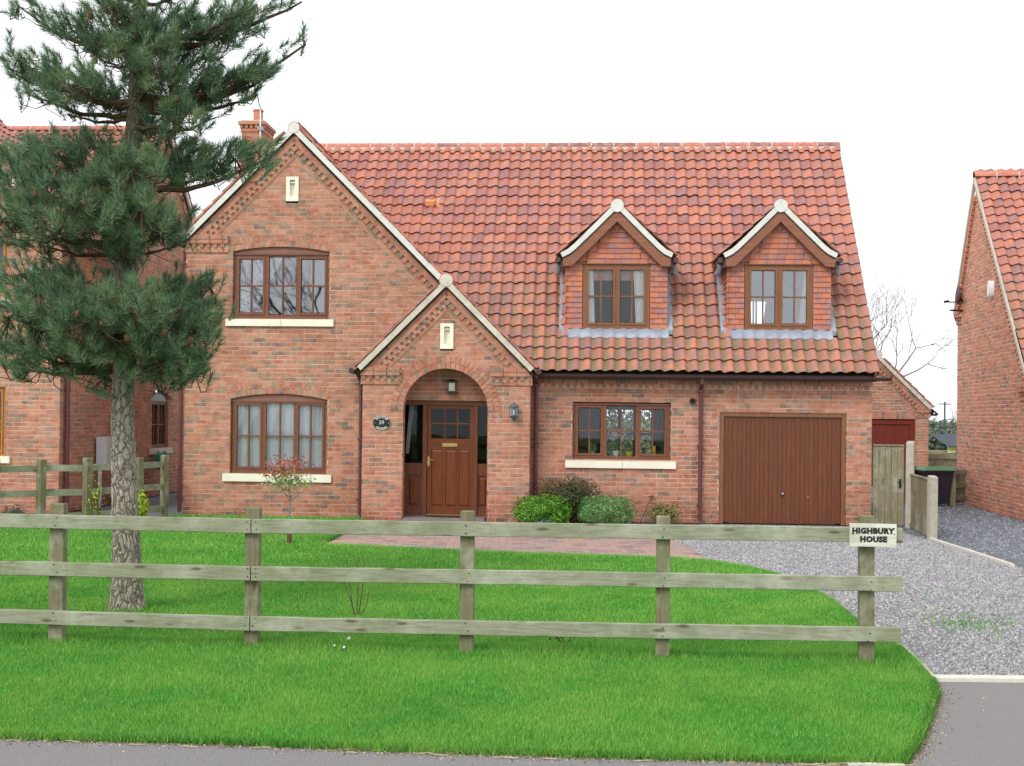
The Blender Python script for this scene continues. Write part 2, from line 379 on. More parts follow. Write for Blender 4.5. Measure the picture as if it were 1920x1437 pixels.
def rake(parent, A, B, front, back=.1, verge='verge', tile_side=1, vth=.105, curve=None):
    """decorated gable edge from apex A down to B in the (x,z) plane: white verge, two brick courses, gapped headers, lower course"""
    A, B = Vector(A), Vector(B); d = (B-A); L = d.length; d.normalize(); nin = Vector((d.y, -d.x)) if d.x < 0 else Vector((-d.y, d.x))
    if nin.y > 0: nin = -nin
    m = MB(); bed = MB(); v = MB()
    def piece(mb, s0, s1, o0, o1, y0, y1, tn=0.):
        P = [A+d*s0+nin*o0, A+d*s1+nin*o0, A+d*s1+nin*o1, A+d*s0+nin*o1]
        P = [(p.x, p.y) for p in P]
        ar = sum(P[i][0]*P[(i+1) % 4][1]-P[(i+1) % 4][0]*P[i][1] for i in range(4))
        if ar < 0: P.reverse()
        mb.prism(P, y0, y1, tn)
    def fit(o): return o    # at 45 degrees the mitre equals the offset
    for o0, o1, pr, Lb in ((.004, .064, .06, .215), (.070, .128, .055, .215), (.222, .284, .022, .215)):
        s = fit(o1)
        while s < L-.05:
            s1 = min(s+Lb, L-.0); piece(m, s, s1, o0, o1, front-pr+rnd.uniform(-.002, .002), front+.05, tone()); s += Lb+.010
        # small filler at the mitre
        piece(m, fit(o0), fit(o1)-.008, o0+.0, o1, front-pr+.003, front+.05, tone())
    s = .17
    while s < L-.10:
        piece(m, s, s+.062, .132, .218, front-.056+rnd.uniform(-.004, .004), front+.05, tone()); s += .118
    piece(bed, .0, L, 0.0, .131, front-.048, front+.06); piece(bed, .12, L, .131, .30, front-.006, front+.06); piece(bed, .13, L, .219, .286, front-.014, front+.05)
    n = max(2, int(L/.35))
    for i in range(n):   # mortar fillet laid in lengths under each verge tile
        s0, s1 = L*i/n, L*(i+1)/n; q = rnd.uniform(.004, .016)
        piece(v, s0, s1+.002, -vth+q, -.002, front-.115, back)
    bed.build('rake_bed', M['mortar'], parent); stuff(m.build('rake_bricks', M['brick'], parent)); v.build('verge', M[verge], parent)
    s = .10
    while s < L-.02:       # edges of the verge tiles lapping over the mortar
        q = MB(); s1 = min(s+.262, L+.03); P = [A+d*s+nin*(-vth-.030), A+d*s1+nin*(-vth-.056), A+d*s1+nin*(-vth-.012), A+d*s+nin*(-vth+.002)]; P = [(p.x, p.y) for p in P]
        if sum(P[i][0]*P[(i+1) % 4][1]-P[(i+1) % 4][0]*P[i][1] for i in range(4)) < 0: P.reverse()
        q.prism(P, front-.128+rnd.uniform(-.006, .004), back, rnd.random()); q.build('verge_tile', M['ridge'], parent); s += .246

# ------------------------------------------------------------------ pantiled roofs
TW, TG = .1974, .246
PROF = [i/10 for i in range(11)]
def ph(t):
    u = t + .055*math.sin(2*math.pi*(t-.1)); c = .5+.5*math.cos(2*math.pi*(u-.74)); return .046*(c**1.15)
_tiles = {}
def tile_data(tn):
    P = [(t*TW, ph(t)) for t in PROF]; vs = []; fs = []; hol = []
    n = len(P); lo, hi, th = .036, .004, .017
    for x, h in P: vs.append((x, 0., h+lo)); hol.append(1-h/.046)
    for x, h in P: vs.append((x, TG+.02, h+hi)); hol.append(1-h/.046)
    for x, h in P: vs.append((x, .011, h+lo-th)); hol.append(1-h/.046)
    for x, h in P: vs.append((x, .08, h+lo-th-.006)); hol.append(0)
    for i in range(n-1):
        fs += [(i, i+1, n+i+1, n+i), (2*n+i, 2*n+i+1, i+1, i), (3*n+i, 3*n+i+1, 2*n+i+1, 2*n+i)]
    fs += [(0, n, 3*n, 2*n), (n-1, 3*n-1, 4*n-1, 2*n-1)]
    return vs, fs, hol
TV, TF, TH_ = tile_data(0)
def tile_mesh(tn, mat):
    k = (tn, mat.name)
    if k not in _tiles:
        m = MB(); m.add(TV, TF, tn); m.h = TH_; _tiles[k] = m.mesh('roof_tile', mat, False)
    return _tiles[k]
def pantiles(name, parent, loc, rz, pitch, cols, rows, keep=None, singles=0, mat=None, rank=None, under=None, first=0.):
    mat = mat or M['tile']; cand = []
    for r in range(rows):
        for c in range(cols):
            s, t = c*TW, r*TG
            if keep and not keep(s+TW/2, t+TG/2): continue
            cand.append((s, t, r, c))
    if rank: cand.sort(key=rank)
    m = MB(); Ls, Lt = cols*TW, rows*TG
    if under: 
        for x0, x1, y0, y1 in under: m.box(x0, x1, y0, y1, -.06, -.012)
    else: m.box(0, Ls, 0.03, Lt, -.06, -.012)
    ro = m.build(name, M['dark'], parent, loc, (pitch, 0, rz))
    rest = MB(); rest.h = []
    for i, (s, t, r, c) in enumerate(cand):
        tn = round(rnd.random()**1.2, 1); js, jt, jn = rnd.uniform(-.003, .003), rnd.uniform(-.007, .007)+.006*math.sin(c*.35+r*2.1), rnd.uniform(-.002, .005)
        if i < singles: link('roof_tile', tile_mesh(tn, mat), ro, (s+js, t+jt, jn))
        else:
            rest.add([(x+s+js, y+t+jt, z+jn) for x, y, z in TV], TF, tn); rest.h += TH_
    if rest.f: stuff(rest.build('roof_tiles', mat, ro))
    return ro
def ridge(parent, a, b, r=.12, mat=None, L=.427, mortar=True):
    a, b = Vector(a), Vector(b); d = b-a; n = max(1, round(d.length/L)); st = d/n; dn = d.normalized(); sd = dn.cross(Vector((0, 0, 1)))
    j = MB()
    for i in range(n):
        m = MB(); p0 = a+st*i+dn*.008; p1 = a+st*(i+1)-dn*.008; N = 9; vs = []
        for p in (p0, p1):
            for q in (r, r-.014):
                vs += [tuple(p + sd*(q*math.cos(math.pi*k/(N-1))) + Vector((0, 0, q*math.sin(math.pi*k/(N-1))))) for k in range(N)]
        fs = [(k, 2*N+k, 2*N+k+1, k+1) for k in range(N-1)] + [(N+k, k, k+1, N+k+1) for k in range(N-1)] + [(2*N+k, 3*N+k, 3*N+k+1, 2*N+k+1) for k in range(N-1)]
        m.add(vs, fs, rnd.random()); m.build('ridge_tile', mat or M['ridge'], parent, smooth=False)
        p = a+st*(i+1)
        j.tube([p-dn*.011+Vector((0, 0, -.0)), p+dn*.011], r-.004, 14)
    if mortar: j.build('ridge_joint', M['verge'], parent)

# ------------------------------------------------------------------ windows
def casement(parent, x0, x1, z0, z1, lights, y=.055, mat=None, zb=.05, drip=True, pane_name='pane', frame_name='window', gl=None, door=False):
    """lights: list of (xa, xb, za, zb, cols, rows, sash) giving the glazed area of each light"""
    mat = mat or M['oak']; m = MB(); y1 = y+.07
    # outer frame cut round each light
    xs = [x0] + [v for l in lights for v in (l[0], l[1])] + [x1]
    for i in range(0, len(xs), 2): m.box(xs[i], xs[i+1], y, y1, z0, z1, rnd.random()*.6)
    for l in lights:
        m.box(l[0], l[1], y+.001, y1, l[3], z1, .3); m.box(l[0], l[1], y+.001, y1, z0, l[2], .2)
        bw = .024
        for c in range(1, l[4]):
            xc = l[0] + (l[1]-l[0])*c/l[4]; m.box(xc-bw/2, xc+bw/2, y+.006, y1-.012, l[2], l[3], .5)
        for r in range(1, l[5]):
            zc = l[2] + (l[3]-l[2])*r/l[5]; m.box(l[0], l[1], y+.008, y1-.014, zc-bw/2, zc+bw/2, .5)
        if l[6]:   # opening sash stands proud
            q = .034; a, b, c, d = l[0], l[1], l[2], l[3]
            m.box(a-q, a, y-.014, y, c-q, d+q, .1); m.box(b, b+q, y-.014, y, c-q, d+q, .1); m.box(a, b, y-.014, y, d, d+q, .1); m.box(a, b, y-.014, y, c-q, c, .1)
            # dark shadow gap line: rebate round the sash
    if drip: m.box(x0-.005, x1+.005, y-.03, y, z0-.004, z0+.028, .7); m.box(x0, x1, y-.02, y, z1-.022, z1+.012, .6)
    fr = m.build(frame_name, mat, parent)
    for l in lights:
        for c in range(l[4]):
            for r in range(l[5]):
                xa = l[0]+(l[1]-l[0])*c/l[4]; xb = l[0]+(l[1]-l[0])*(c+1)/l[4]; za = l[2]+(l[3]-l[2])*r/l[5]; zb_ = l[2]+(l[3]-l[2])*(r+1)/l[5]
                g = MB(); tl = rnd.uniform(-.0012, .0012); k = .010
                g.add([(xa+k, y+.03+tl, za+k), (xb-k, y+.03-tl, za+k), (xb-k, y+.03-tl, zb_-k), (xa+k, y+.03+tl, zb_-k), (xa+k, y+.036+tl, za+k), (xb-k, y+.036-tl, za+k), (xb-k, y+.036-tl, zb_-k), (xa+k, y+.036+tl, zb_-k)],
                      [(0,1,2,3), (7,6,5,4), (0,4,5,1), (1,5,6,2), (2,6,7,3), (3,7,4,0)])
                g.build(pane_name, gl or M['glass'], fr)
    return fr
def sill(parent, x0, x1, z0, z1, split=True):
    m = MB(); xm = (x0+x1)/2+.03
    for a, b in ([(x0, xm-.003), (xm+.003, x1)] if split else [(x0, x1)]):
        m.add([(a, -.045, z0), (b, -.045, z0), (b, .09, z0), (a, .09, z0), (a, -.045, z1-.006), (b, -.045, z1-.006), (b, .09, z1+.004), (a, .09, z1+.004)],
              [(0,3,2,1),(4,5,6,7),(0,1,5,4),(1,2,6,5),(2,3,7,6),(3,0,4,7)])
    m.build('window_sill', M['stone'], parent)
def room(parent, x0, x1, y0, y1, z0, z1, back=None, mat=None, name='room'):
    """open-fronted room; back = (xa,xb,za,zb) opening in the rear wall"""
    m = MB(); t = .05
    m.box(x0-t, x0, y0, y1, z0, z1); m.box(x1, x1+t, y0, y1, z0, z1); m.box(x0-t, x1+t, y0, y1, z0-t, z0); m.box(x0-t, x1+t, y0, y1, z1, z1+t)
    if back:
        a, b, c, d = back
        m.box(x0-t, a, y1, y1+t, z0-t, z1+t); m.box(b, x1+t, y1, y1+t, z0-t, z1+t); m.box(a, b, y1, y1+t, z0-t, c); m.box(a, b, y1, y1+t, d, z1+t)
    else: m.box(x0-t, x1+t, y1, y1+t, z0-t, z1+t)
    return m.build(name, mat or M['room'], parent)
def curtain_mesh(pts_top, pts_bot, z1, z0, y, mat, name, folds=9, amp=.02, mid=None):
    """hanging sheet between x-range at top and x-range at bottom"""
    n = folds*6; V = []; rows = 8
    for r in range(rows+1):
        f = r/rows; a = pts_top[0]+(pts_bot[0]-pts_top[0])*f; b = pts_top[1]+(pts_bot[1]-pts_top[1])*f
        for i in range(n+1):
            u = i/n; V.append((a+(b-a)*u, y+amp*math.sin(u*folds*2*math.pi)*(.6+.4*math.sin(u*17)), z1+(z0-z1)*f))
    F = [(r*(n+1)+i, (r+1)*(n+1)+i, (r+1)*(n+1)+i+1, r*(n+1)+i+1) for r in range(rows) for i in range(n)]
    m = MB(); m.add(V, F); return m

HLOC, HRZ = (0, 20.45, 0), -math.atan(.059)
HM = Matrix.Translation(HLOC) @ Matrix.Rotation(HRZ, 4, 'Z')
def hw(u, v, z=0.): return HM @ Vector((u, v, z))
def hthing(name, label, cat, u, v, z, group=None, rz=0.): return thing(name, label, cat, tuple(hw(u, v, z)), HRZ+rz, group)

# ================================================================== GROUND
def zone(name, poly, z, mat):
    m = MB(); n = len(poly); m.add([(x, y, z) for x, y in poly], [tuple(range(n))]); return struct(m.build(name, mat))
def ground_mat(name, stops, sc, sc2, c2, f2, rough=.95, bump=.5, bsc=90):
    t = NT(name); c = t.ramp(t.noise(sc, 5, rough=.65), stops)
    c = t.mix(t.ramp(t.noise(sc2, 4), [(.42, G(0)), (.68, G(f2))]), c, c2); t.bump(t.noise(bsc, 5, rough=.7), bump, .02); return t.fin(c, rough, .1)
M['soil'] = ground_mat('field_green', [(.3, lin((86, 108, 62))), (.7, lin((120, 136, 84)))], .3, .08, lin((130, 124, 92)), .6)
M['lawnbase'] = ground_mat('lawn_turf', [(.3, lin((56, 106, 36))), (.7, lin((80, 138, 50)))], 6, .8, lin((104, 146, 58)), .5)
M['asphalt'] = ground_mat('asphalt', [(.3, lin((112, 110, 112))), (.5, lin((134, 131, 133))), (.72, lin((168, 164, 162)))], 130, .7, lin((144, 138, 132)), .6, .85, .6, 220)
M['gravel'] = ground_mat('gravel_bed', [(.3, lin((100, 98, 103))), (.7, lin((132, 130, 134)))], 70, 1.1, lin((134, 136, 120)), .4, .95, .9, 60)
M['darkgravel'] = ground_mat('dark_gravel_bed', [(.3, lin((96, 98, 106))), (.7, lin((132, 134, 142)))], 60, .9, lin((112, 114, 110)), .4, .95, .9, 60)
M['bed'] = ground_mat('flower_bed_soil', [(.3, lin((58, 46, 38))), (.7, lin((84, 68, 54)))], 12, 2, lin((70, 76, 44)), .5)

LAWN = [(-9.5, 7.0), (-2.77, 6.55), (-1.59, 6.49), (-.43, 6.37), (.69, 6.30), (1.8, 6.26), (2.07, 6.25), (2.27, 6.62), (2.51, 7.15), (2.79, 7.8), (2.90, 8.2), (2.98, 8.78), (3.06, 9.4), (3.02, 9.96), (3.08, 10.8),
        (3.17, 11.8), (3.14, 12.75), (3.05, 13.7), (2.84, 14.4), (2.45, 14.95), (2.1, 15.13), (.7, 15.42), (-.68, 15.75), (-1.8, 16.1), (-2.52, 16.35), (-2.47, 17.7), (-2.35, 20.0), (-2.45, 20.62), (-5.75, 20.82), (-6.15, 19.8), (-6.7, 18.9), (-7.5, 18.1), (-9.5, 16.9)]
m = MB(); m.add([(-600, -60, -.06), (600, -60, -.06), (600, 900, -.06), (-600, 900, -.06)], [(0, 1, 2, 3)]); struct(m.build('ground', M['soil']))
zone('lawn', LAWN, 0.0, M['lawnbase'])
zone('footpath', [(-30, -3), (30, -3), (30, 8.25), (-30, 8.25)], -.014, M['asphalt'])
zone('gravel_drive', [(2.0, 8.36), (12, 8.36), (14, 34), (-2, 34), (-2, 15)], -.014, M['gravel'])
zone('neighbour_drive', [(6.24, 18.0), (6.26, 14.4), (6.9, 13.2), (14, 11.8), (14, 40), (6.7, 40), (6.6, 20)], -.009, M['darkgravel'])
zone('side_path', [(-9, 20.2), (-5.9, 20.6), (-5.7, 21), (-5.5, 33), (-9, 33)], -.02, M['darkgravel'])
zone('flower_bed', [(.42, 19.2), (2.95, 19.1), (3.2, 20.2), (.42, 20.4)], -.004, M['bed'])
m = MB(); m.box(2.93, 3.62, 8.25, 8.36, -.05, .012); m.box(3.626, 4.6, 8.252, 8.358, -.05, .010); m.box(4.606, 6.5, 8.25, 8.36, -.05, .012); struct(m.build('concrete_kerb', M['concrete']))
m = MB()
for a, b in (((6.27, 17.95, .0), (6.23, 16.3, .0)), ((6.23, 16.28, 0), (6.17, 14.75, 0))): m.bar(a, b, .05, .05)
struct(m.build('drive_edging', M['concrete']))
m = MB(); E_ = [(2.93, 8.3), (3.0, 8.8), (3.08, 9.4), (3.05, 9.95)]
for a, b in zip(E_, E_[1:]): m.bar((a[0]+.01, a[1], -.012), (b[0]+.01, b[1], -.012), .02, .04)
m.bar((1.76, 6.245, -.012), (2.05, 6.232, -.012), .03, .02)
struct(m.build('lawn_edging', M['concrete']))

# block paving path in front of the porch
M['paver'] = (lambda t: (t.bump(t.noise(80, 4), .4, .004), t.fin(t.mix(t.ramp(t.noise(1.5, 4), [(.4, G(0)), (.65, G(.5))]), t.ramp(t.attr(), [(0, lin((176, 146, 138))), (.5, lin((158, 132, 130))), (.8, lin((186, 150, 128))), (1, lin((134, 112, 112)))]), lin((150, 142, 140))), .85, .2))[1])(NT('clay_paver'))
PAV = [(-2.52, 16.35), (-1.8, 16.1), (-.68, 15.75), (.7, 15.42), (2.1, 15.13), (2.45, 14.95), (2.32, 18.0), (2.3, 19.15), (.4, 19.25), (.4, 20.0), (-2.45, 20.05), (-2.47, 17.7)]
pav = zone('paved_path', PAV, -.006, M['mortar'])
def inside(px, py, poly):
    c = np.zeros(np.shape(px), dtype=bool); n = len(poly)
    for i in range(n):
        (x0, y0), (x1, y1) = poly[i], poly[(i+1) % n]
        if y0 == y1: continue
        c ^= ((y0 > py) != (y1 > py)) & (px < (x1-x0)*(py-y0)/(y1-y0)+x0)
    return c
pv = []; y = 14.9; k = 0
while y < 20.1:
    x = -2.7 + (k % 2)*.1
    while x < 2.5:
        if inside(np.array(x+.1), np.array(y+.05), PAV): pv.append((x, y))
        x += .203
    y += .103; k += 1
pm = {}
rest = MB()
for i, (x, y) in enumerate(pv):
    tn = rnd.choice([0, .15, .3, .5, .7, .85, 1.0])
    if i < 300:
        if tn not in pm:
            q = MB(); q.box(0, .197, 0, .097, -.04, .004, tn); pm[tn] = q.mesh('paving_block', M['paver'])
        link('paving_block', pm[tn], pav, (x, y, rnd.uniform(-.001, .002)))
    else: rest.box(x, x+.197, y, y+.097, -.04, .004+rnd.uniform(-.001, .002), tn)
stuff(rest.build('paving_blocks', M['paver'], pav))

# ================================================================== THE BRICK HOUSE
house = thing('brick_house', 'red brick detached house with clay pantile roof, arched porch, two dormers and integral garage', 'house', HLOC, HRZ)
# --- walls
gable_poly = [(-5.69, 0), (.40, 0), (.40, 2.36), (-3.80, 6.52), (-5.69, 4.64)]
wg = brick_wall('wall', house, (0, 0, 0), 0, gable_poly,
    [seg_hole(-4.86, -3.18, 3.40, 4.555, .09), seg_hole(-4.87, -3.19, .71, 2.005, .10), rect_hole(-1.89, -.41, .0, 2.06), rect_hole(-3.945, -3.726, 5.437, 5.858)],
    singles=160, focus=(-3.4, 2.9))
wr = brick_wall('wall', house, (0, 0, 0), 0, [(.40, 0), (6.04, 0), (6.04, 2.27), (.40, 2.27)],
    [rect_hole(1.04, 2.686, 1.04, 2.00), rect_hole(3.516, 5.615, 0, 1.90)], singles=70, focus=(3.2, 1.2))
wp = brick_wall('wall', house, (0, -.45, 0), 0, [(-2.49, 0), (.33, 0), (.33, 2.42), (-1.086, 3.82), (-2.49, 2.42)],
    [arch_hole(-1.088, .7085, 1.845, 0), rect_hole(-1.188, -.965, 2.881, 3.308)], singles=70, focus=(-1.1, 1.2), thick=.22)
brick_wall('side_wall', house, (-2.49, -.02, 0), -math.pi/2, [(0, 0), (.42, 0), (.42, 2.5), (0, 2.5)], thick=.2)
brick_wall('side_wall', house, (.33, -.44, 0), math.pi/2, [(0, 0), (.42, 0), (.42, 2.5), (0, 2.5)], thick=.2)
brick_wall('side_wall', house, (6.04, 0.002, 0), math.pi/2, [(0, 0), (6, 0), (6, 2.4), (3, 6.5), (0, 2.4)], thick=.2)
brick_wall('side_wall', house, (-5.69, 6, 0), -math.pi/2, [(0, 0), (5.998, 0), (5.998, 4.6), (4.5, 4.6), (3, 6.5), (0, 2.4)], thick=.2)
brick_wall('rear_wall', house, (6.04, 6, 0), math.pi, [(0, 0), (11.73, 0), (11.73, 2.4), (0, 2.4)], [rect_hole(3.0, 4.9, .1, 2.0)], thick=.2)
# --- slit windows in cast stone
def slit(u0, u1, z0, z1, v):
    m = MB(); a, b = u0+.065, u1-.065; c, d = z0+.09, z1-.055
    for q in ((u0, a, z0, z1), (b, u1, z0, z1), (a, b, z0, c), (a, b, d, z1)): m.box(q[0], q[1], v-.02, v+.10, q[2], q[3])
    m.box(a, b, v+.05, v+.10, c, d)
    m.prism([(a, d-.05), (b, d-.05), (b-.02, d-.03), (a+.02, d-.03)], v+.0, v+.05)
    m.build('stone_slit', M['stone'], house)
slit(-3.945, -3.726, 5.437, 5.858, 0); slit(-1.188, -.965, 2.881, 3.308, -.45)
# --- arches and corbels
seg_arch(house, -4.90, -3.165, 4.56, .09); seg_arch(house, -4.90, -3.175, 2.01, .10)
m = MB()
arch_ring(m, -1.088, 1.845, .710, .808, 0, math.pi, -.462, -.24, 30); arch_ring(m, -1.088, 1.845, .818, .925, 0, math.pi, -.458, -.33, 34)
stuff(m.build('arch_bricks', M['brick'], house))
m = MB(); N = 24
for i in range(N):
    a0, a1 = math.pi*i/N, math.pi*(i+1)/N
    P = [(-1.088+r*math.cos(a), 1.845+r*math.sin(a)) for r, a in ((.7135, a0), (.92, a0), (.92, a1), (.7135, a1))]
    m.prism(P, -.445, -.235)
m.build('arch_bed', M['mortar'], house)
m = MB()   # brick jamb returns of the porch opening
for sx, x0 in ((-1, -1.7975), (1, -.3785)):
    z = 0.
    while z < 1.84:
        for j in range(2):
            m.box(min(x0, x0+sx*.02)-.0, max(x0, x0+sx*.02), -.452+j*.112+(.05 if (z/.075) % 2 > 1 else 0), -.452+j*.112+.102, z+.005, z+.069, tone())
        z += .075
stuff(m.build('jamb_bricks', M['brick'], house))
def corbel(u0, u1, z, v, proud=.05):
    e = link('corbel', None, house, (0, v, 0)); dentil_run(e, u0, u1, z, proud)
corbel(-5.70, -4.94, 4.545, -.0, .05)
corbel(-2.52, -1.83, 2.278, -.45, .05); corbel(-.34, .36, 2.278, -.45, .05)
corbel(.42, 6.04, 2.19, 0, .04)
# --- gable edges
for B in ((-5.62, 4.78), (.30, 2.50)): rake(house, (-3.80, 6.60), B, -.002)
ep = link('porch_gable', None, house, (0, -.45, 0))
for B in ((-2.50, 2.507), (.328, 2.507)): rake(ep, (-1.086, 3.921), B, -.002, verge='verge_old')
def knob(par, u, z, v0, r, mat='verge'):
    m = MB(); m.prism([(u+r*math.cos(a), z+r*math.sin(a)) for a in np.linspace(0, 2*math.pi, 25)[:-1]], v0, v0+.10); m.build('ridge_end', M[mat], par)
    m = MB(); r += .014; m.prism([(u+r*math.cos(a), z+r*math.sin(a)) for a in np.linspace(0, 2*math.pi, 25)[:-1]], v0+.012, v0+.2); m.build('ridge_tile', M['ridge'], par)
knob(house, -3.80, 6.685, -.125, .095); knob(ep, -1.086, 4.02, -.125, .108, 'verge_old')
m = MB()    # verge returns at the eaves
m.prism([(-5.80, 4.76), (-5.60, 4.80), (-5.50, 4.96), (-5.56, 4.98)], -.117, .1); m.build('verge', M['verge'], house)
# --- main roof
PITCH = math.atan(1.361); E0 = (-.35, 2.515)
def zmain(v): return 2.53+1.361*(v+.35)
def zgab(u): return 6.74-abs(u+3.80)
def zpor(u): return 4.02-abs(u+1.086)
U0 = 6.07-TW*59
DORM = (1.755, 4.505)
def zdorm(du): return 5.38-abs(du)*.95
def keep_main(s, t):
    u = U0+s; v = -.35+t*math.cos(PITCH); z = zmain(v)
    if u < .35 and z < zgab(u)-.12: return False
    if z < zpor(u)-.10 and v < 1.2: return False
    for d in DORM:
        if abs(u-d) < .88 and 3.10 < z < zdorm(u-d)-.22: return False
    if abs(u+1.70) < .10 and abs(z-5.76) < .10: return True
    return True
Lr = 23*TG
under = []
for c in range(59):
    s = c*TW; u = U0+s+TW/2; run = None
    for r in range(24):
        t = r*TG; ok = r < 23 and keep_main(s+TW/2, t+TG/2)
        if ok and run is None: run = t
        if not ok and run is not None: under.append((s, s+TW+.002, run+.03, t)); run = None
roof = pantiles('roof', house, (U0, -.35, 2.515), 0, PITCH, 59, 23, keep_main, singles=300, rank=lambda c: c[2]-.01*c[3], under=under)
m = MB(); m.add([(0, 0, -.03), (11.65, 0, -.03), (11.65, 5.66, -.03), (0, 5.66, -.03)], [(0, 1, 2, 3)])
rr = pantiles('roof', house, (6.07, 6.35, 2.515), math.pi, PITCH, 59, 23, lambda s, t: not (1.05 < s < 1.75 and t < 3.1), under=[(0, 1.05, .03, 5.6), (1.75, 11.6, .03, 5.6), (1.05, 1.75, 3.1, 5.6)])
ridge(house, (-5.62, 3.0, 7.005), (6.09, 3.0, 7.005), .115)
m = MB()     # mortar bed and dentil slips under the ridge
m.bar((-5.6, 2.905, 6.975), (6.07, 2.905, 6.975), .05, .075); m.build('ridge_bedding', M['verge_old'], house)
m = MB(); 
for c in range(59):
    u = U0+c*TW+.055
    if u > -5.6: m.bar((u-.04, 2.802, 6.90), (u+.04, 2.802, 6.90), .03, .024, tone=rnd.random())
stuff(m.build('ridge_slips', M['orange'], house))
m = MB(); m.box(6.055, 6.085, -.3, 0, 0, 0); 
vr = MB(); vr.prism([(0, -.09), (5.66, -.09), (5.66, .02), (0, .03)], -.0, .04)
vr.build('roof_verge', M['ridge'], house, (6.035, -.35, 2.515), (0, -PITCH, math.pi/2))
m = MB()     # vent tile
m.obox((0, 0, 0), (.085, 0, 0), (0, .09, 0), (0, 0, .045)); m.obox((0, -.10, -.02), (.075, 0, 0), (0, .015, 0), (0, 0, .02))
m.build('vent_tile', M['orange'], house, (-1.70, 1.98, 5.765), (PITCH*.45, 0, 0))
m = MB(); m.obox((0, 0, 0), (.04, 0, 0), (0, .11, 0), (0, 0, .012)); m.build('new_tile', M['orange'], house, (-1.53, 1.99, 5.765), (PITCH, 0, 0))
# --- gable and porch roofs (normals to the sides)
P45 = math.pi/4
pantiles('gable_roof', house, (.42, -.10, 2.42), math.pi/2, P45, 17, 24, lambda s, t: 2.42+t*.7071 > zmain(-.10+s)-.25, under=[(0, .3, .05, 5.8), (.3, 1.2, 1.5, 5.8), (1.2, 2.2, 3.2, 5.8), (2.2, 3.1, 4.9, 5.8)])
pantiles('gable_roof', house, (-5.80, -.10+17*TW, 4.66), -math.pi/2, P45, 17, 12, lambda s, t: 4.66+t*.7071 > zmain(-.10+(17*TW-s))-.25 or True, under=[(0, 17*TW, .05, 2.85)])
ridge(house, (-3.80, -.11, 6.68), (-3.80, 2.7, 6.68), .105, L=.43)
pantiles('porch_roof', house, (.45, -.56, 2.44), math.pi/2, P45, 3, 9, under=[(0, .592, .05, 2.18)])
pantiles('porch_roof', house, (-2.62, -.56+3*TW, 2.44), -math.pi/2, P45, 3, 9, under=[(0, .592, .05, 2.18)])
ridge(house, (-1.086, -.56, 4.0), (-1.086, .02, 4.0), .10, L=.3)
ridge(house, (-1.086, .02, 4.0), (-1.086, .9, 4.0), .10, L=.3)
m = MB(); m.tube([(0.5, -.04, 2.52), (.05, .25, 3.0), (-.5, .62, 3.55), (-1.0, .95, 4.0)], .03, 6); m.build('valley_mortar', M['verge_old'], house)
# --- chimney
ch = MB()
c1 = brick_wall('chimney', house, (-5.60, 2.95, 6.3), 0, [(0, 0), (.43, 0), (.43, 1.05), (0, 1.05)], thick=.1)
brick_wall('chimney', house, (-5.17, 2.952, 6.3), math.pi/2, [(0, 0), (.7, 0), (.7, 1.05), (0, 1.05)], thick=.1, singles=0)
brick_wall('chimney', house, (-5.60, 3.65, 6.3), -math.pi/2, [(0, 0), (.698, 0), (.698, 1.05), (0, 1.05)], thick=.1)
m = MB(); m.box(-5.59, -5.18, 3.65, 3.68, 6.3, 7.5)
for k, (z, o) in enumerate(((7.345, .02), (7.48, .06))):
    m.box(-5.60-o, -5.17+o, 2.95-o, 3.66+o, z, z+.064, .35)
for i in range(5): m.box(-5.62+i*.098, -5.62+i*.098+.055, 2.91, 3.2, 7.412, 7.478, tone())
for i in range(7): m.box(-5.3, -5.125, 2.93+i*.11, 2.93+i*.11+.06, 7.412, 7.478, tone())
m.box(-5.585, -5.185, 2.96, 3.66, 7.40, 7.485, .8)
stuff(m.build('chimney_cap', M['brick'], house))
m = MB(); m.box(-5.62, -5.15, 2.93, 3.68, 7.545, 7.575); m.build('flaunching', M['verge_old'], house)
m = MB(); m.lathe([(.095, 0), (.095, .24), (.108, .245), (.108, .27), (.08, .27), (.08, .1)], (-5.34, 3.2, 7.56)); m.build('chimney_pot', M['ridge'], house, smooth=False)
# --- gutters and pipes
def gutter(par, a, b, r=.056):
    a, b = Vector(a), Vector(b); d = (b-a).normalized(); sd = d.cross(Vector((0, 0, 1))); m = MB(); N = 8; vs = []
    for p in (a, b):
        for q in (r, r-.006): vs += [tuple(p+sd*(q*math.cos(math.pi*k/(N-1)))-Vector((0, 0, q*math.sin(math.pi*k/(N-1))))) for k in range(N)]
    fs = [(k, k+1, 2*N+k+1, 2*N+k) for k in range(N-1)] + [(N+k, 3*N+k, 3*N+k+1, N+k+1) for k in range(N-1)] + [(0, 2*N, 3*N, N), (N-1, 2*N-1, 4*N-1, 3*N-1)]
    m.add(vs, fs)
    for p in (a, b): m.tube([p-d*.004, p+d*.004], r-.002, 12)
    m.build('gutter', M['gutter'], par)
gutter(house, (.46, -.30, 2.475), (6.28, -.30, 2.47))
m = MB(); m.box(.45, 6.05, -.245, -.22, 2.40, 2.56); m.box(.45, 6.04, -.22, .0, 2.50, 2.515); m.build('fascia', M['gutter'], house)
def downpipe(par, u, z1, v=-.07, ztop=None, vtop=-.30, col='pipe', z0=0.05):
    m = MB(); m.tube([(u, vtop, ztop or z1+.1), (u, vtop, z1+.03), (u, v, z1-.08), (u, v, z0)], .034, 10)
    z = z1-.14
    for zz in (z1-.12, (z1+z0)/2+.1, z0+.25): m.box(u-.05, u+.05, v-.04, v+.06, zz, zz+.03)
    m.build('downpipe', M[col], par)
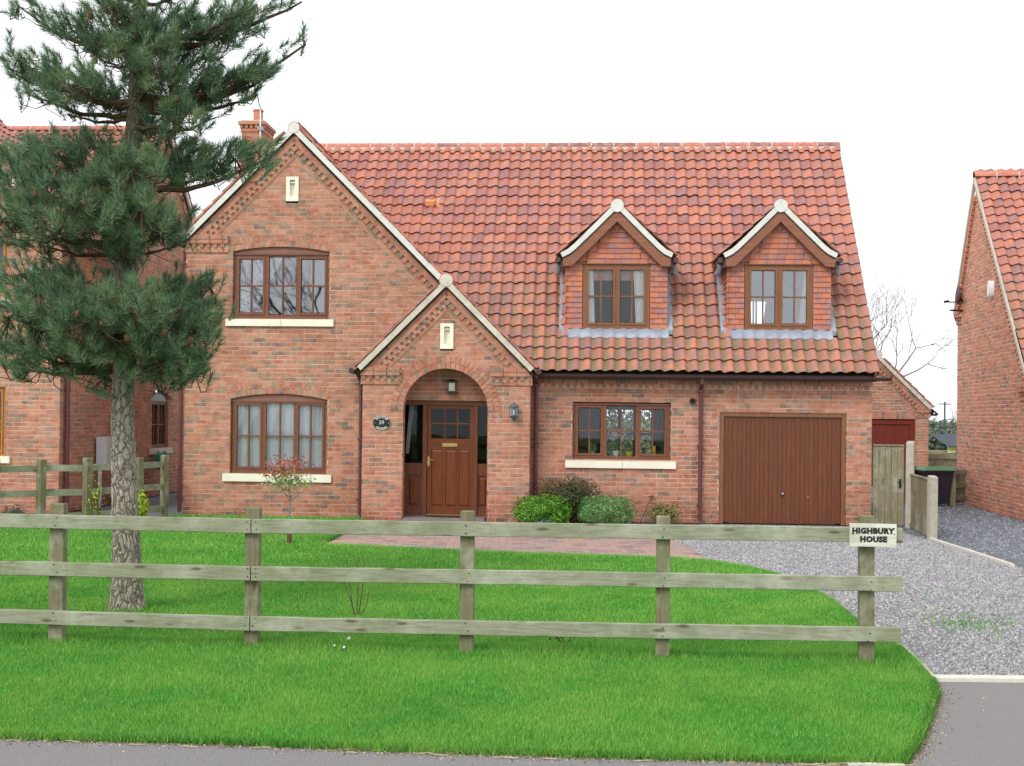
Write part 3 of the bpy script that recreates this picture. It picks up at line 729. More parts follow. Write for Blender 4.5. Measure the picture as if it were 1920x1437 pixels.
downpipe(house, 3.185, 2.33, ztop=2.44); downpipe(house, -2.585, 2.40, v=-.06, vtop=-.35, ztop=2.5); downpipe(house, .415, 2.40, v=-.1, vtop=-.42, ztop=2.5)
gutter(house, (-2.66, -.57, 2.50), (-2.66, .0, 2.50), .05); gutter(house, (.47, -.57, 2.51), (.47, -.05, 2.51), .05)
downpipe(house, -5.74, 4.45, v=-.02, vtop=.1, ztop=4.6)
gutter(house, (-5.86, -.05, 4.72), (-5.86, 3.2, 4.72), .05)
# --- upstairs window
casement(house, -4.855, -3.185, 3.405, 4.53, [(-4.761, -4.345, 3.512, 4.444, 2, 2, 1), (-4.245, -3.762, 3.474, 4.484, 2, 2, 0), (-3.680, -3.265, 3.512, 4.444, 2, 2, 1)], gl=M['glassb'])
casement(house, -4.862, -3.192, .728, 1.975, [(-4.772, -4.362, .846, 1.914, 2, 2, 1), (-4.262, -3.776, .80, 1.952, 2, 2, 0), (-3.690, -3.276, .846, 1.916, 2, 2, 1)])
casement(house, 1.042, 2.686, 1.040, 1.995, [(1.13, 1.511, 1.155, 1.929, 2, 2, 1), (1.615, 2.101, 1.107, 1.965, 2, 2, 0), (2.190, 2.591, 1.155, 1.916, 2, 2, 1)])
def head(x0, x1, zs, rise, zb):
    c = (x1-x0)/2; Rr = (c*c+rise*rise)/(2*rise); xc = (x0+x1)/2; zc = zs+rise-Rr; al = math.asin(c/Rr)
    P = [(x0, zb), (x1, zb)] + [(xc+Rr*math.sin(a), zc+Rr*math.cos(a)) for a in np.linspace(al, -al, 14)]
    m = MB(); m.prism(P, .045, .12); m.build('head_panel', M['panel'], house)
head(-4.86, -3.18, 4.556, .09, 4.53); head(-4.87, -3.185, 2.006, .10, 1.975)
sill(house, -4.968, -3.086, 3.274, 3.402); sill(house, -4.988, -3.094, .594, .728); sill(house, .918, 2.785, .908, 1.034)
room(house, -4.86, -3.18, .2, 3.2, 3.38, 4.62); room(house, -4.87, -3.19, .2, 3.4, .6, 2.1)
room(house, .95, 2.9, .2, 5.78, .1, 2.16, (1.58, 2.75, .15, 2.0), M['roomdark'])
m = MB()    # glazed doors at the back of the kitchen
for u in (1.60, 2.0, 2.34, 2.72): m.box(u-.035, u+.035, 5.70, 5.76, .1, 2.0)
m.box(1.58, 2.75, 5.71, 5.75, 1.38, 1.43); m.box(1.58, 2.75, 5.71, 5.75, 1.93, 2.0); m.build('rear_door_frame', M['black'], house)
# --- garage door
gd = link('garage_door', None, house, (0, .02, 0)); m = MB()
m.box(3.516, 3.585, 0, .09, 0, 1.898, .1); m.box(5.545, 5.613, 0, .09, 0, 1.898, .1); m.box(3.585, 5.545, 0, .09, 1.805, 1.898, .1); m.build('door_frame', M['oakl'], gd)
m = MB(); m.box(3.590, 3.668, .035, .07, .02, 1.80, .5); m.box(5.465, 5.540, .035, .07, .02, 1.80, .5); m.box(3.668, 5.465, .035, .07, 1.742, 1.80, .5); m.box(3.668, 5.465, .045, .07, .0, 1.742, 1); m.build('door_surround', M['gdoor'], gd)
nP = 24; pw = (5.465-3.668)/nP
for i in range(nP):
    q = MB(); t_ = rnd.random(); q.add([(.003, .03, .01), (pw-.003, .03, .01), (pw-.003, .03, 1.738), (.003, .03, 1.738), (0.0005, .036, .01), (pw-.0005, .036, .01), (pw-.0005, .036, 1.738), (0.0005, .036, 1.738)], [(0,1,2,3), (0,3,7,4), (1,5,6,2), (3,2,6,7)], t_)
    q.build('plank', M['gdoor'], gd, (3.668+i*pw, rnd.uniform(0, .002), 0))
m = MB(); m.box(4.555, 4.60, .015, .03, .47, .545); m.build('handle_plate', M['black'], gd)
m = MB(); m.lathe([(0, .03), (.018, .02), (.018, 0)], (0, 0, 0), 10); m.build('handle', M['silver'], gd, (4.577, .02, .515), (math.pi/2, 0, 0)); m = MB(); m.lathe([(0, .01), (.011, .006), (.011, 0)], (0, 0, 0), 8); m.build('lock', M['silver'], gd, (5.003, .03, .469), (math.pi/2, 0, 0))
m = MB(); m.box(3.4, 5.8, .3, .32, 0, 2.2); m.build('garage_lining', M['dark'], house)
# --- porch interior and front door
m = MB(); m.box(-1.88, -.42, -.43, .12, -.0, .045); m.box(-1.79, -.39, -.62, -.43, -.0, .02); m.build('porch_floor', M['floor'], house)
fd = link('door', None, house, (0, .06, .045)); m = MB()
m.box(-1.89, -.41, 0, .1, 1.90, 1.99, .3); m.box(-1.53, -1.462, -.01, .1, 0, 1.90, .1); m.box(-.655, -.588, -.01, .1, 0, 1.90, .1); m.box(-1.89, -1.86, 0, .1, 0, 1.90, .2); m.box(-.425, -.41, 0, .1, 0, 1.90, .2)
m.box(-1.86, -1.53, .02, .09, .84, .90, .4); m.box(-.588, -.425, .02, .09, .84, .90, .4); m.box(-1.86, -1.53, .045, .09, .0, .84, .4); m.box(-.588, -.425, .045, .09, .0, .84, .4); m.box(-1.86, -1.53, .02, .09, 0, .14, .2); m.box(-.588, -.425, .02, .09, 0, .14, .2)
m.box(-1.86, -1.53, .02, .09, .70, .84, .3); m.box(-.588, -.425, .02, .09, .70, .84, .3); m.box(-1.86, -1.80, .02, .09, .14, .70); m.box(-1.57, -1.53, .02, .09, .14, .70)
m.build('door_frame', M['doorf'], fd)
for a, b in ((-1.765, -1.605), (-.56, -.43)):
    q = MB(); q.add([(a, .045, .18), (b, .045, .18), (b, .045, .66), (a, .045, .66), (a+.025, .028, .205), (b-.025, .028, .205), (b-.025, .028, .635), (a+.025, .028, .635)], [(4,5,6,7), (0,1,5,4), (1,2,6,5), (2,3,7,6), (3,0,4,7)], .1); q.build('panel', M['door'], fd)
for a, b in ((-1.86, -1.53), (-.588, -.425)):
    q = MB(); q.box(a, b, .05, .056, .90, 1.90); q.build('side_light', M['glassdark'], fd)
m = MB(); X = [-1.458, -1.391, -1.164, -1.142, -.947, -.925, -.722, -.660]
for a, b in ((0, 1), (2, 3), (4, 5), (6, 7)): m.box(X[a], X[b], .03, .075, 1.325, 1.845, .2)
m.box(X[0], X[7], .031, .075, 1.843, 1.897, .2); m.box(X[0], X[7], .031, .075, 1.575, 1.598, .2); m.box(X[0], X[7], .030, .075, 1.27, 1.325, .2)
m.box(X[0], X[7], .031, .075, 1.135, 1.27, .35); m.box(X[0], X[7], .031, .075, .0, .17, .35); m.box(X[0]-.002, X[7], .048, .075, .17, 1.135, .3)
for a, b in ((X[0], -1.385), (-1.178, -1.135), (-.938, -.908), (-.718, X[7])): m.box(a, b, .031, .06, .17, 1.135, .35)
m.box(-1.40, -.735, .020, .03, 1.262, 1.283, .1); m.prism([(-1.40, 1.262), (-1.36, 1.225), (-1.25, 1.225), (-1.20, 1.175), (-.93, 1.175), (-.88, 1.225), (-.77, 1.225), (-.735, 1.262)], .024, .031, .05)
m.build('door_leaf', M['door'], fd)
for a, b in ((-1.385, -1.178), (-1.135, -.938), (-.908, -.718)):
    q = MB(); q.add([(a, .048, .17), (b, .048, .17), (b, .048, 1.135), (a, .048, 1.135), (a+.03, .036, .20), (b-.03, .036, .20), (b-.03, .036, 1.105), (a+.03, .036, 1.105)], [(4,5,6,7), (0,1,5,4), (1,2,6,5), (2,3,7,6), (3,0,4,7)], .15); q.build('panel', M['door'], fd)
for i in (1, 3, 5):
    for z0, z1 in ((1.325, 1.575), (1.598, 1.843)):
        q = MB(); q.box(X[i]+.001, X[i+1]-.001, .05, .056, z0, z1); q.build('pane', M['glassdark'], fd)
m = MB(); m.box(-1.192, -.936, .012, .02, 1.188, 1.248); m.box(-1.165, -.962, .006, .012, 1.200, 1.236); m.build('letter_plate', M['brass'], fd)
m = MB(); m.prism([(-1.430+.024*math.cos(a), .93+.095*math.sin(a)) for a in np.linspace(0, 2*math.pi, 17)[:-1]], .018, .031); m.tube([(-1.43, .02, .965), (-1.43, -.03, .965), (-1.34, -.035, .955)], .009, 7); m.build('handle', M['brass'], fd)
m = MB(); m.box(-1.46, -.66, -.02, .03, 0, .022); m.build('threshold', M['brass'], fd)
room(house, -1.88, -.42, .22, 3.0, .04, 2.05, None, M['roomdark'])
mat_ = MB(); mat_.flat([(-.42*math.cos(a), -.26*math.sin(a)) for a in np.linspace(0, math.pi, 14)], 0, .014); tag(mat_.build('doormat', M['black'], None, tuple(hw(-1.06, .03, .046)), (0, 0, HRZ)), 'dark half-round doormat on the tiled porch floor in front of the door', 'doormat')
# --- vents and details on the wall
m = MB(); m.prism([(.055*math.cos(a), .055*math.sin(a)) for a in np.linspace(0, 2*math.pi, 19)[:-1]], -.02, .01); m.build('round_vent', M['gutter'], house, (3.055, 0, 2.058)); m = MB(); m.prism([(.035*math.cos(a), .035*math.sin(a)) for a in np.linspace(0, 2*math.pi, 19)[:-1]], -.026, -.019); m.build('round_vent', M['dark'], house, (3.055, 0, 2.058))

# --- dormers
M['tile_dorm'] = mat_tile('dormer_pantile', 1, .4)
def dormer(uc, kind):
    V0 = .15; d = link('dormer', None, house, (uc, V0, 0)); z0 = 3.285
    # core walls; front boxes round the window, cheeks back to the roof slope
    m = MB(); zr = lambda v: zmain(v+V0)
    m.box(-.86, -.575, .03, .10, z0, 4.42); m.box(.575, .86, .03, .10, z0, 4.42); m.box(-.575, .575, .03, .10, 4.395, 4.5)
    m.prism([(-.86, 4.42), (.86, 4.42), (0, 5.20)], .03, .10)
    vb = (4.55-2.53)/1.361-.35-V0
    for sx in (-1, 1):
        xs = sorted((sx*.80, sx*.86)); m.add([(xs[0], .1, z0-.1), (xs[1], .1, z0-.1), (xs[1], .1, 4.5), (xs[0], .1, 4.5), (xs[0], vb+.1, 4.5), (xs[1], vb+.1, 4.5)], [(0,3,4), (1,5,2), (3,2,5,4), (0,4,5,1), (0,1,2,3)])
    m.build('dormer_wall', M['hang'], d)
    hm = {}
    def hang(x, z, w_=.148, h_=.125, y=0., rot=0, rotz=0., cut=None, tn=None):
        tn = rnd.choice([0, .2, .4, .6, .8]) if tn is None else tn; k = (round(w_, 3), round(h_, 3), tn)
        if k not in hm:
            q = MB(); q.add([(0, 0, 0), (w_-.004, 0, 0), (w_-.004, .022, h_), (0, .022, h_), (0, .014, 0), (w_-.004, .014, 0), (w_-.004, .03, h_), (0, .03, h_)], [(0,1,2,3), (5,4,7,6), (0,4,5,1), (1,5,6,2), (3,7,4,0)], tn); hm[k] = q.mesh('wall_tile', M['hang'])
        link('wall_tile', hm[k], d, (x, y, z), (0, rot, rotz))
    z = z0; k = 0
    while z < 4.36:
        for x0, x1 in ((-.875, -.578), (.578, .875)):
            off = (k % 2)*.075
            cuts = [x0] + ([x0+.075, x0+.223] if off else [x0+.149]) + [x1]
            for a, b in zip(cuts, cuts[1:]): hang(a, z+rnd.uniform(-.002, .002), b-a, .125 if z < 4.27 else .10)
        # cheeks
        for sx in (-1, 1):
            n = int((zr_inv(z) - V0)/.15)+1
            for i in range(max(1, n)):
                if sx < 0: hang(-.876, z, .15, .12, .02+(i+1)*.15-(k % 2)*.05, 0, -math.pi/2)
                else: hang(.876, z, .15, .12, .02+i*.15-(k % 2)*.05*(i > 0), 0, math.pi/2)
        z += .0905; k += 1
    z = 4.395; k = 0
    while z < 5.02:
        half = (5.19-z)*1.0; x = -half - (k % 2)*.074
        while x < half:
            a, b = max(x, -half), min(x+.148, half)
            if b-a > .03:
                xm = (a+b)/2; e = max(0, abs(xm)/max(half, .01)-.55)*.10
                hang(a, z+e, b-a, .125, -.004, (math.copysign(-.22, xm) if abs(xm) > half*.62 else 0))
            x += .148
        z += .0905; k += 1
    q = MB(); q.prism([(-.075, 5.03), (0, 4.955), (.075, 5.03), (0, 5.105)], -.022, .0, .3); q.build('wall_tile', M['hang'], d)
    # bargeboard and white verge following the bell-cast
    def band(mb, top, bot, y0, y1):
        for i in range(len(top)-1):
            mb.prism([bot[i], bot[i+1], top[i+1], top[i]], y0, y1); mb.prism([(-top[i][0], top[i][1]), (-top[i+1][0], top[i+1][1]), (-bot[i+1][0], bot[i+1][1]), (-bot[i][0], bot[i][1])], y0, y1)
    inn = [(0, 5.325), (.40, 4.925), (.70, 4.63), (.80, 4.55), (.925, 4.49)]; low = [(0, 5.10), (.38, 4.72), (.60, 4.50), (.755, 4.345), (.905, 4.335)]
    out = [(0, 5.46), (.40, 5.055), (.72, 4.735), (.83, 4.64), (.955, 4.575)]
    m = MB(); band(m, inn, low, -.125, -.085); m.build('bargeboard', M['barge'], d)
    m = MB(); band(m, [(a, b-.012) for a, b in out], [(a, b-.004) for a, b in inn], -.150, -.03)
    m.prism([(.11*math.cos(a), 5.365+.11*math.sin(a)) for a in np.linspace(0, 2*math.pi, 25)[:-1]], -.160, -.03); m.build('verge', M['verge'], d)
    m = MB(); band(m, [(a, b-.006) for a, b in inn], [(a, b-.03) for a, b in inn], -.134, -.124); m.build('undercloak', M['black'], d)
    # little pantile roof
    for rz, x0 in ((math.pi/2, 1.0), (-math.pi/2, -1.0)):
        cols = 6
        kp = lambda s, t, sg=rz: 4.50+t*.66 > zmain(V0-.14+(s if sg > 0 else cols*TW-s))-.35
        pr = math.atan(.90)
        pantiles('dormer_roof', d, (x0, -.14 if rz > 0 else -.14+cols*TW, 4.505), rz, pr, cols, 5, kp, mat=M['tile_dorm'], under=[(0, cols*TW, .03, 1.28)])
    ridge(d, (0, -.14, 5.355), (0, 1.3, 5.355), .10, L=.4)
    # gutters, saddles, lead
    for sx in (-1, 1):
        gutter(d, (sx*1.0, -.11, 4.45), (sx*1.0, .75, 4.45), .05)
        m = MB(); m.box(min(sx*.87, sx*.955), max(sx*.87, sx*.955), -.08, .6, 4.33, 4.43); m.build('soffit', M['gutter'], d)
        m = MB(); m.tube([(sx*.985, .05, 4.40), (sx*1.0, .15, 4.28), (sx*1.03, .22, 4.25)], .045, 8); m.build('lead_spout', M['lead'], d)
        L1 = 1.42; a = Vector((sx*.92, -.0, zmain(V0)+.06)); b = Vector((sx*.92, .92, zmain(V0+.92)+.06))
        m = MB(); m.bar(a, b, .105, .03, (1, 0, 0)); nrm = Vector((0, -math.sin(PITCH), math.cos(PITCH)))
        m = MB(); m.add([tuple(a+Vector((-.05, 0, 0))), tuple(a+Vector((.05, 0, 0))), tuple(b+Vector((.05, 0, 0))), tuple(b+Vector((-.05, 0, 0)))] + [tuple(p) for p in (a+Vector((-.05, 0, -.08)), a+Vector((.05, 0, -.08)), b+Vector((.05, 0, -.08)), b+Vector((-.05, 0, -.08)))], [(0,1,2,3), (0,4,5,1), (1,5,6,2), (3,7,4,0)]); m.build('lead_flashing', M['lead'], d)
    m = MB(); n = 74; vs = []
    ua, ub = -.915, .895
    for r, (v, dz) in enumerate(((-.095, -.02), (-.085, .005), (.0, .01), (.03, .02))):
        for i in range(n+1):
            x = ua+(ub-ua)*i/n; uu = (uc+x-U0)/TW; wv = ph(uu % 1.0)
            zz = zmain(V0+v)+.052+wv*.42/math.cos(PITCH)*.62+dz+.003*math.sin(i*.7+uc)
            if r == 3: zz = 3.27
            vs.append((x, v-(wv*.5 if r < 2 else 0), zz))
    fs = [(r*(n+1)+i, r*(n+1)+i+1, (r+1)*(n+1)+i+1, (r+1)*(n+1)+i) for r in range(3) for i in range(n)]
    m.add(vs, fs); m.build('lead_apron', M['lead'], d, smooth=True)
    m = MB(); m.box(-.575, .575, .0, .09, 3.262, 3.30); m.box(-.575, .575, -.02, .06, 4.385, 4.40, .9); m.build('window_board', M['oakl'], d)
    casement(d, -.57, .57, 3.30, 4.395, [(-.468, -.058, 3.385, 4.292, 2, 2, 1), (.062, .472, 3.385, 4.292, 2, 2, 1)], y=.012, mat=M['oakl'], drip=False, frame_name='window', gl=M['glass'] if uc < 3 else M['glassb'])
    return d
def zr_inv(z): return (z-2.53)/1.361-.35
for uc in DORM: dormer(uc, 0)
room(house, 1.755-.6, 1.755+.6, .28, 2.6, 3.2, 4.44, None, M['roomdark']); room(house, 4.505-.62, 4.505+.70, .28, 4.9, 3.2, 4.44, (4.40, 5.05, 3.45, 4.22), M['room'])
m = MB()
for u in (4.44, 4.74, 4.80): m.box(u-.02, u+.02, 4.86, 4.9, 3.42, 4.25)
m.build('rear_window_frame', M['white'], house)

# --- things on and behind the front
def curt(label, top, bot, z1, z0, v, mat, folds=8, amp=.02, name='curtain', group=None):
    m = curtain_mesh(top, bot, z1, z0, 0, M[mat], name, folds, amp); tag(m.build(name, M[mat], None, tuple(hw(0, v, 0)), (0, 0, HRZ), True), label, 'curtain', group)
curt('pale net curtain drawn across the ground-floor window left of the porch', (-4.86, -3.19), (-4.86, -3.19), 2.02, .72, .165, 'net', 20, .008, 'net_curtain')
curt('white net curtain swept to the left of the upstairs gable window', (-4.85, -4.0), (-4.85, -4.62), 4.55, 3.40, .20, 'net', 10, .012, 'net_curtain')
curt('white curtain at the left of the left dormer window', (1.25, 1.36), (1.25, 1.40), 4.3, 3.3, .235, 'cloth', 3, .014)
curt('white curtain tied back at the right of the left dormer window', (2.05, 2.30), (2.10, 2.28), 4.3, 3.3, .235, 'cloth', 4, .014)
curt('patterned pink blind across the top of the left dormer window', (1.2, 2.3), (1.2, 2.3), 4.33, 4.12, .255, 'pink', 1, .003, 'roller_blind')
curt('white curtain at the left edge of the right dormer window', (3.98, 4.03), (3.98, 4.07), 4.3, 3.3, .27, 'cloth', 2, .01)
curt('white curtain hanging at the right of the right dormer window', (4.95, 5.05), (4.84, 5.06), 4.3, 3.3, .235, 'cloth', 4, .014)
curt('pale curtain behind the narrow glass left of the front door', (-1.80, -1.72), (-1.86, -1.80), 1.95, 1.1, .30, 'cloth', 2, .01)

def add_text(txt, size, mat, parent, loc, rot=(math.pi/2, 0, 0), off=.0, ext=.002, name='lettering', sx=1., space=1.):
    c = bpy.data.curves.new('t', 'FONT'); c.body = txt; c.size = size; c.align_x = 'CENTER'; c.align_y = 'CENTER'; c.extrude = ext; c.offset = off; c.resolution_u = 2; c.space_character = space
    o = bpy.data.objects.new('t', c); COL.objects.link(o); bpy.context.view_layer.update()
    me = bpy.data.meshes.new_from_object(o.evaluated_get(bpy.context.evaluated_depsgraph_get())); bpy.data.objects.remove(o); bpy.data.curves.remove(c)
    me.materials.clear(); me.materials.append(mat); o2 = link(name, me, parent, loc, rot); o2.scale = (sx, 1, 1); return o2
pl = hthing('house_plaque', 'oval black and silver house name plaque with number 39 on the porch wall', 'plaque', -2.158, -.455, 1.633)
def ell(a, b, y0, y1, mat, nm):
    m = MB(); m.prism([(a*math.cos(t), b*math.sin(t)) for t in np.linspace(0, 2*math.pi, 37)[:-1]], y0, y1); m.build(nm, M[mat], pl)
ell(.154, .121, -.012, .0, 'silver', 'rim'); ell(.149, .116, -.015, -.011, 'black', 'plate')
for sg, a0, a1 in ((1, 35, 145), (-1, 225, 315)):
    m = MB(); A = [R(x) for x in np.linspace(a0, a1, 12)]
    for i in range(11):
        P = [(q*math.cos(t)*.155, q*math.sin(t)*.122) for q, t in ((.93, A[i]), (.93, A[i+1]), (.64, A[i+1]), (.64, A[i]))]
        if sum(P[j][0]*P[(j+1) % 4][1]-P[(j+1) % 4][0]*P[j][1] for j in range(4)) < 0: P.reverse()
        m.prism(P, -.017, -.0145)
    m.build('banner', M['silver'], pl)
add_text('39', .092, M['silver'], pl, (0, -.016, .004), off=.0015)
for i, chx in enumerate('HIGHBURY'):
    t = R(138-i*12.4); add_text(chx, .036, M['black'], pl, (.155*.785*math.cos(t), -.018, .122*.785*math.sin(t)-.002), (math.pi/2, -(t-math.pi/2)*.8, 0))
for i, chx in enumerate('HOUSE'):
    t = R(236+i*17); add_text(chx, .036, M['black'], pl, (.155*.785*math.cos(t), -.018, .122*.785*math.sin(t)), (math.pi/2, -(t-3*math.pi/2)*.8, 0))
for sx in (-1, 1):
    m = MB(); m.prism([(sx*.122+.007*math.cos(t), .007*math.sin(t)) for t in np.linspace(0, 2*math.pi, 9)[:-1]], -.018, -.0145); m.build('stud', M['silver'], pl)

wl = hthing('wall_lantern', 'grey-green lantern on the brick pier right of the porch arch', 'lantern', .066, -.455, 1.70)
m = MB(); m.box(-.03, .03, -.02, 0, .02, .16); m.tube([(0, -.01, .06), (0, -.09, .04), (0, -.09, .075)], .012, 8)
m.lathe([(.0, .27), (.012, .295), (.01, .315), (0, .32)], (0, -.09, 0), 10); m.lathe([(.0, .29), (.05, .265), (.085, .225), (.085, .215), (.07, .215)], (0, -.09, 0), 14); m.lathe([(.02, 0), (.035, .03), (.075, .06), (.08, .075), (.0, .075)], (0, -.09, 0), 14)
m.lathe([(.0, -.015), (.015, -.005), (.02, 0)], (0, -.09, 0), 10)
for k in range(6): a = k*math.pi/3+.3; m.bar((.066*math.cos(a), -.09+.066*math.sin(a), .075), (.07*math.cos(a), -.09+.07*math.sin(a), .22), .007, .007)
m.build('lantern_body', M['greygreen'], wl)
m = MB(); m.lathe([(.055, .075), (.058, .215)], (0, -.09, 0), 12); m.build('lantern_glass', M['glass'], wl); m = MB(); m.lathe([(.0, .08), (.017, .09), (.02, .15), (.012, .18), (0, .185)], (0, -.09, 0), 10); m.build('bulb', M['white'], wl)
pl2 = hthing('porch_lantern', 'small black framed lantern on the wall above the front door', 'lantern', -1.018, -.015, 2.145)
m = MB(); s_ = .078
for x in (-s_, s_):
    for y in (-.15, -.02): m.bar((x, y, .03), (x, y, .19), .02, .02)
m.box(-s_-.01, s_+.01, -.16, -.01, .0, .03); m.box(-s_-.01, s_+.01, -.16, -.01, .19, .21); m.add([(-s_, -.15, .21), (s_, -.15, .21), (s_, -.02, .21), (-s_, -.02, .21), (0, -.085, .25)], [(0,1,4), (1,2,4), (2,3,4), (3,0,4)]); m.box(-.03, .03, -.01, .02, .05, .2)
m.build('lantern_frame', M['black'], pl2); m = MB(); m.box(-s_+.008, s_-.008, -.14, -.03, .035, .185); m.build('lantern_glass', M['glass'], pl2); m = MB(); m.box(-.05, .05, -.125, -.045, .04, .18); m.build('bulb', M['stone'], pl2)
al = hthing('alarm_box', 'white oval burglar alarm box high on the brick gable beside the pine branch', 'alarm box', -5.316, -.002, 3.90)
m = MB(); m.prism([(.078*math.cos(t), .165+.165*math.sin(t)) for t in np.linspace(0, 2*math.pi, 25)[:-1]], -.055, 0); m.build('alarm_case', M['white'], al); m = MB(); m.box(-.018, .018, -.060, -.054, .05, .30); m.build('alarm_stripe', M['blue'], al)
ae = hthing('aerial_mast', 'thin white aerial mast clamped to the brick chimney', 'aerial', -5.20, 2.86, 7.02)
m = MB(); m.tube([(0, 0, 0), (0, 0, 1.25)], .014, 7); m.build('mast', M['white'], ae); m = MB(); m.box(-.05, .05, -.03, .10, .33, .40); m.build('clamp', M['grey'], ae)
m = MB(); m.bar((-.0, 0, 1.2), (.0, -.5, 1.2), .015, .015)
for k in range(5): m.tube([(-.14+.012*k, -.05-k*.1, 1.2), (.14-.012*k, -.05-k*.1, 1.2)], .005, 5)
m.build('aerial', M['grey'], ae)
# kitchen window-sill things
orc = hthing('orchid_pot', 'pink orchid in a white pot behind the kitchen window', 'plant', 1.78, .19, 1.06)
m = MB(); m.lathe([(.0, 0), (.05, 0), (.07, .10), (.06, .10), (.05, .02)], (0, 0, .04), 12); m.build('pot', M['white'], orc)
M['leaf'] = mat_plain('house_plant_leaf', (92, 140, 70), .6, .3, .2, 20, 0); M['petal'] = mat_plain('orchid_petal', (226, 190, 210), .7, .2, .1, 20, 0)
m = MB()
for k in range(7): a = rnd.uniform(0, 6.28); q = Vector((math.cos(a)*.13, math.sin(a)*.05, 0)); m.bar(Vector((0, 0, .13)), q+Vector((0, 0, .16+rnd.random()*.14)), .03, .004, (0, 1, 0))
m.tube([(0, 0, .13), (.03, 0, .38), (-.1, 0, .5)], .004, 5); m.tube([(0, 0, .13), (.06, 0, .35), (.14, 0, .48)], .004, 5); m.build('leaves', M['leaf'], orc)
m = MB()
for k in range(16): x = rnd.uniform(-.19, .2); m.obox((x, rnd.uniform(-.02, .02), .43+rnd.uniform(-.04, .06)), (.02, 0, .006), (0, .004, 0), (-.006, 0, .016))
m.build('flowers', M['petal'], orc)
yb = hthing('yellow_bowl', 'yellow bowl on the kitchen window-sill beside the orchid', 'bowl', 2.0, .19, 1.06); m = MB(); m.lathe([(0, 0), (.05, 0), (.075, .09), (.068, .09), (.045, .02), (0, .02)], (0, 0, .04), 14); m.build('bowl', M['yellow'], yb)
yc = hthing('yellow_carton', 'small yellow carton at the right end of the kitchen window-sill', 'carton', 2.42, .2, 1.10); m = MB(); m.box(-.03, .03, -.03, .03, .04, .19); m.build('carton', M['yellow'], yc)
kp = hthing('potted_plant', 'small green plant in a pot at the left end of the kitchen window-sill', 'plant', 1.38, .2, 1.10); m = MB(); m.lathe([(0, 0), (.03, 0), (.045, .07), (.035, .07)], (0, 0, 0), 10); m.build('pot', M['white'], kp); m = MB()
for k in range(14): a = rnd.uniform(0, 6.28); m.bar(Vector((0, 0, .06)), Vector((math.cos(a)*.08, math.sin(a)*.04, .12+rnd.random()*.12)), .02, .003, (0, 1, 0))
m.build('leaves', M['leaf'], kp)
# leaning edging tool
tl = hthing('leaning_tool', 'dark long-handled garden tool leaning on the wall beside the bushes', 'garden tool', 2.30, -.12, 0)
m = MB(); m.tube([(-.14, -.1, .0), (.07, .08, .44)], .012, 6); m.tube([(.03, .075, .43), (.12, .075, .45)], .012, 6); m.build('handle', M['gutter'], tl); m = MB(); m.tube([(-.26, -.1, .0), (-.14, .04, .22)], .005, 5); m.build('prong', M['gutter'], tl)

# ================================================================== NEIGHBOURS
LH = thing('neighbouring_house', 'brick house on the left half hidden by the pine, with golden oak windows', 'house', (-7.80, 20.70, 0), HRZ)
wl_ = brick_wall('wall', LH, (-6.2, 0, 0), 0, [(0, 0), (6.2, 0), (6.2, 4.8), (3.1, 7.8), (0, 4.8)],
    [rect_hole(4.0, 5.23, .98, 2.18), rect_hole(4.0, 5.23, 3.72, 4.80)], mat=M['brick_left'], singles=150, focus=(5.9, 1.6))
wl2 = brick_wall('side_wall', LH, (0, 0.0, 0), math.pi/2, [(0, 0), (8.2, 0), (8.2, 4.5), (4.95, 7.7), (2.3, 4.9), (0, 4.9)],
    [seg_hole(4.45, 5.45, .95, 2.0, .18)], mat=M['brick_left'], singles=150, focus=(1.5, 1.6))
e = link('corbel', None, LH, (-6.2, 0, 0)); 
e2 = link('corbel', None, LH, (0, 0, 0), (0, 0, math.pi/2)); dentil_run(e2, 0, 2.5, 4.62, .05, mat=M['brick_left'])
LHg = link('gable_edge', None, LH, (0, 0, 0))
for B in ((.0, 4.80), (-6.2, 4.80)): rake(LHg, (-3.1, 7.9), B, -.002)
e3 = link('gable_edge', None, LH, (0, 0, 0), (0, 0, math.pi/2))
rake(e3, (4.95, 7.78), (8.15, 4.60), -.002)
pantiles('roof', LH, (.15, -.1, 4.78), math.pi/2, P45, 14, 18, mat=M['tile'])
pantiles('roof', LH, (-8.5, 2.25, 4.95), 0, math.atan(1.06), 43, 16, lambda s, t: True)
pantiles('roof', LH, (.08, 8.3, 4.5), math.pi, math.atan(.97), 43, 19)
ridge(LH, (-8.5, 4.95, 7.80), (.1, 4.95, 7.80), .11); 
for z0, z1 in ((.98, 2.18), (3.72, 4.80)):
    fr = casement(LH, -2.2, -.975, z0, z1, [(-2.1, -1.64, z0+.09, z1-.08, 2, 2, 1), (-1.53, -1.06, z0+.09, z1-.08, 1, 2, 1)], mat=M['golden'])
m = MB(); m.box(-2.3, -.86, -.05, .09, .86, .98); m.box(-2.3, -.86, -.05, .09, 3.60, 3.72); m.build('window_sill', M['stone'], LH)
room(LH, -2.4, -.9, .2, 2.2, .8, 2.3, None, M['roomdark']); room(LH, -2.4, -.9, .2, 2.2, 3.6, 4.85, None, M['room'])
sd = link('side_window', None, LH, (0, 0, 0), (0, 0, math.pi/2))
casement(sd, 4.46, 5.44, 1.0, 2.0, [(4.54, 4.90, 1.08, 1.93, 2, 2, 1), (5.0, 5.36, 1.08, 1.93, 2, 2, 1)], mat=M['oak'], frame_name='window_frame')
c_ = .49; rs = .18; Rr = (c_*c_+rs*rs)/(2*rs); al_ = math.asin(c_/Rr); zc = 2.0+rs-Rr
m = MB(); m.prism([(4.46, 2.0), (5.44, 2.0)] + [(4.95+Rr*math.sin(a), zc+Rr*math.cos(a)) for a in np.linspace(al_, -al_, 12)], .04, .12); m.build('head_panel', M['grey'], sd)
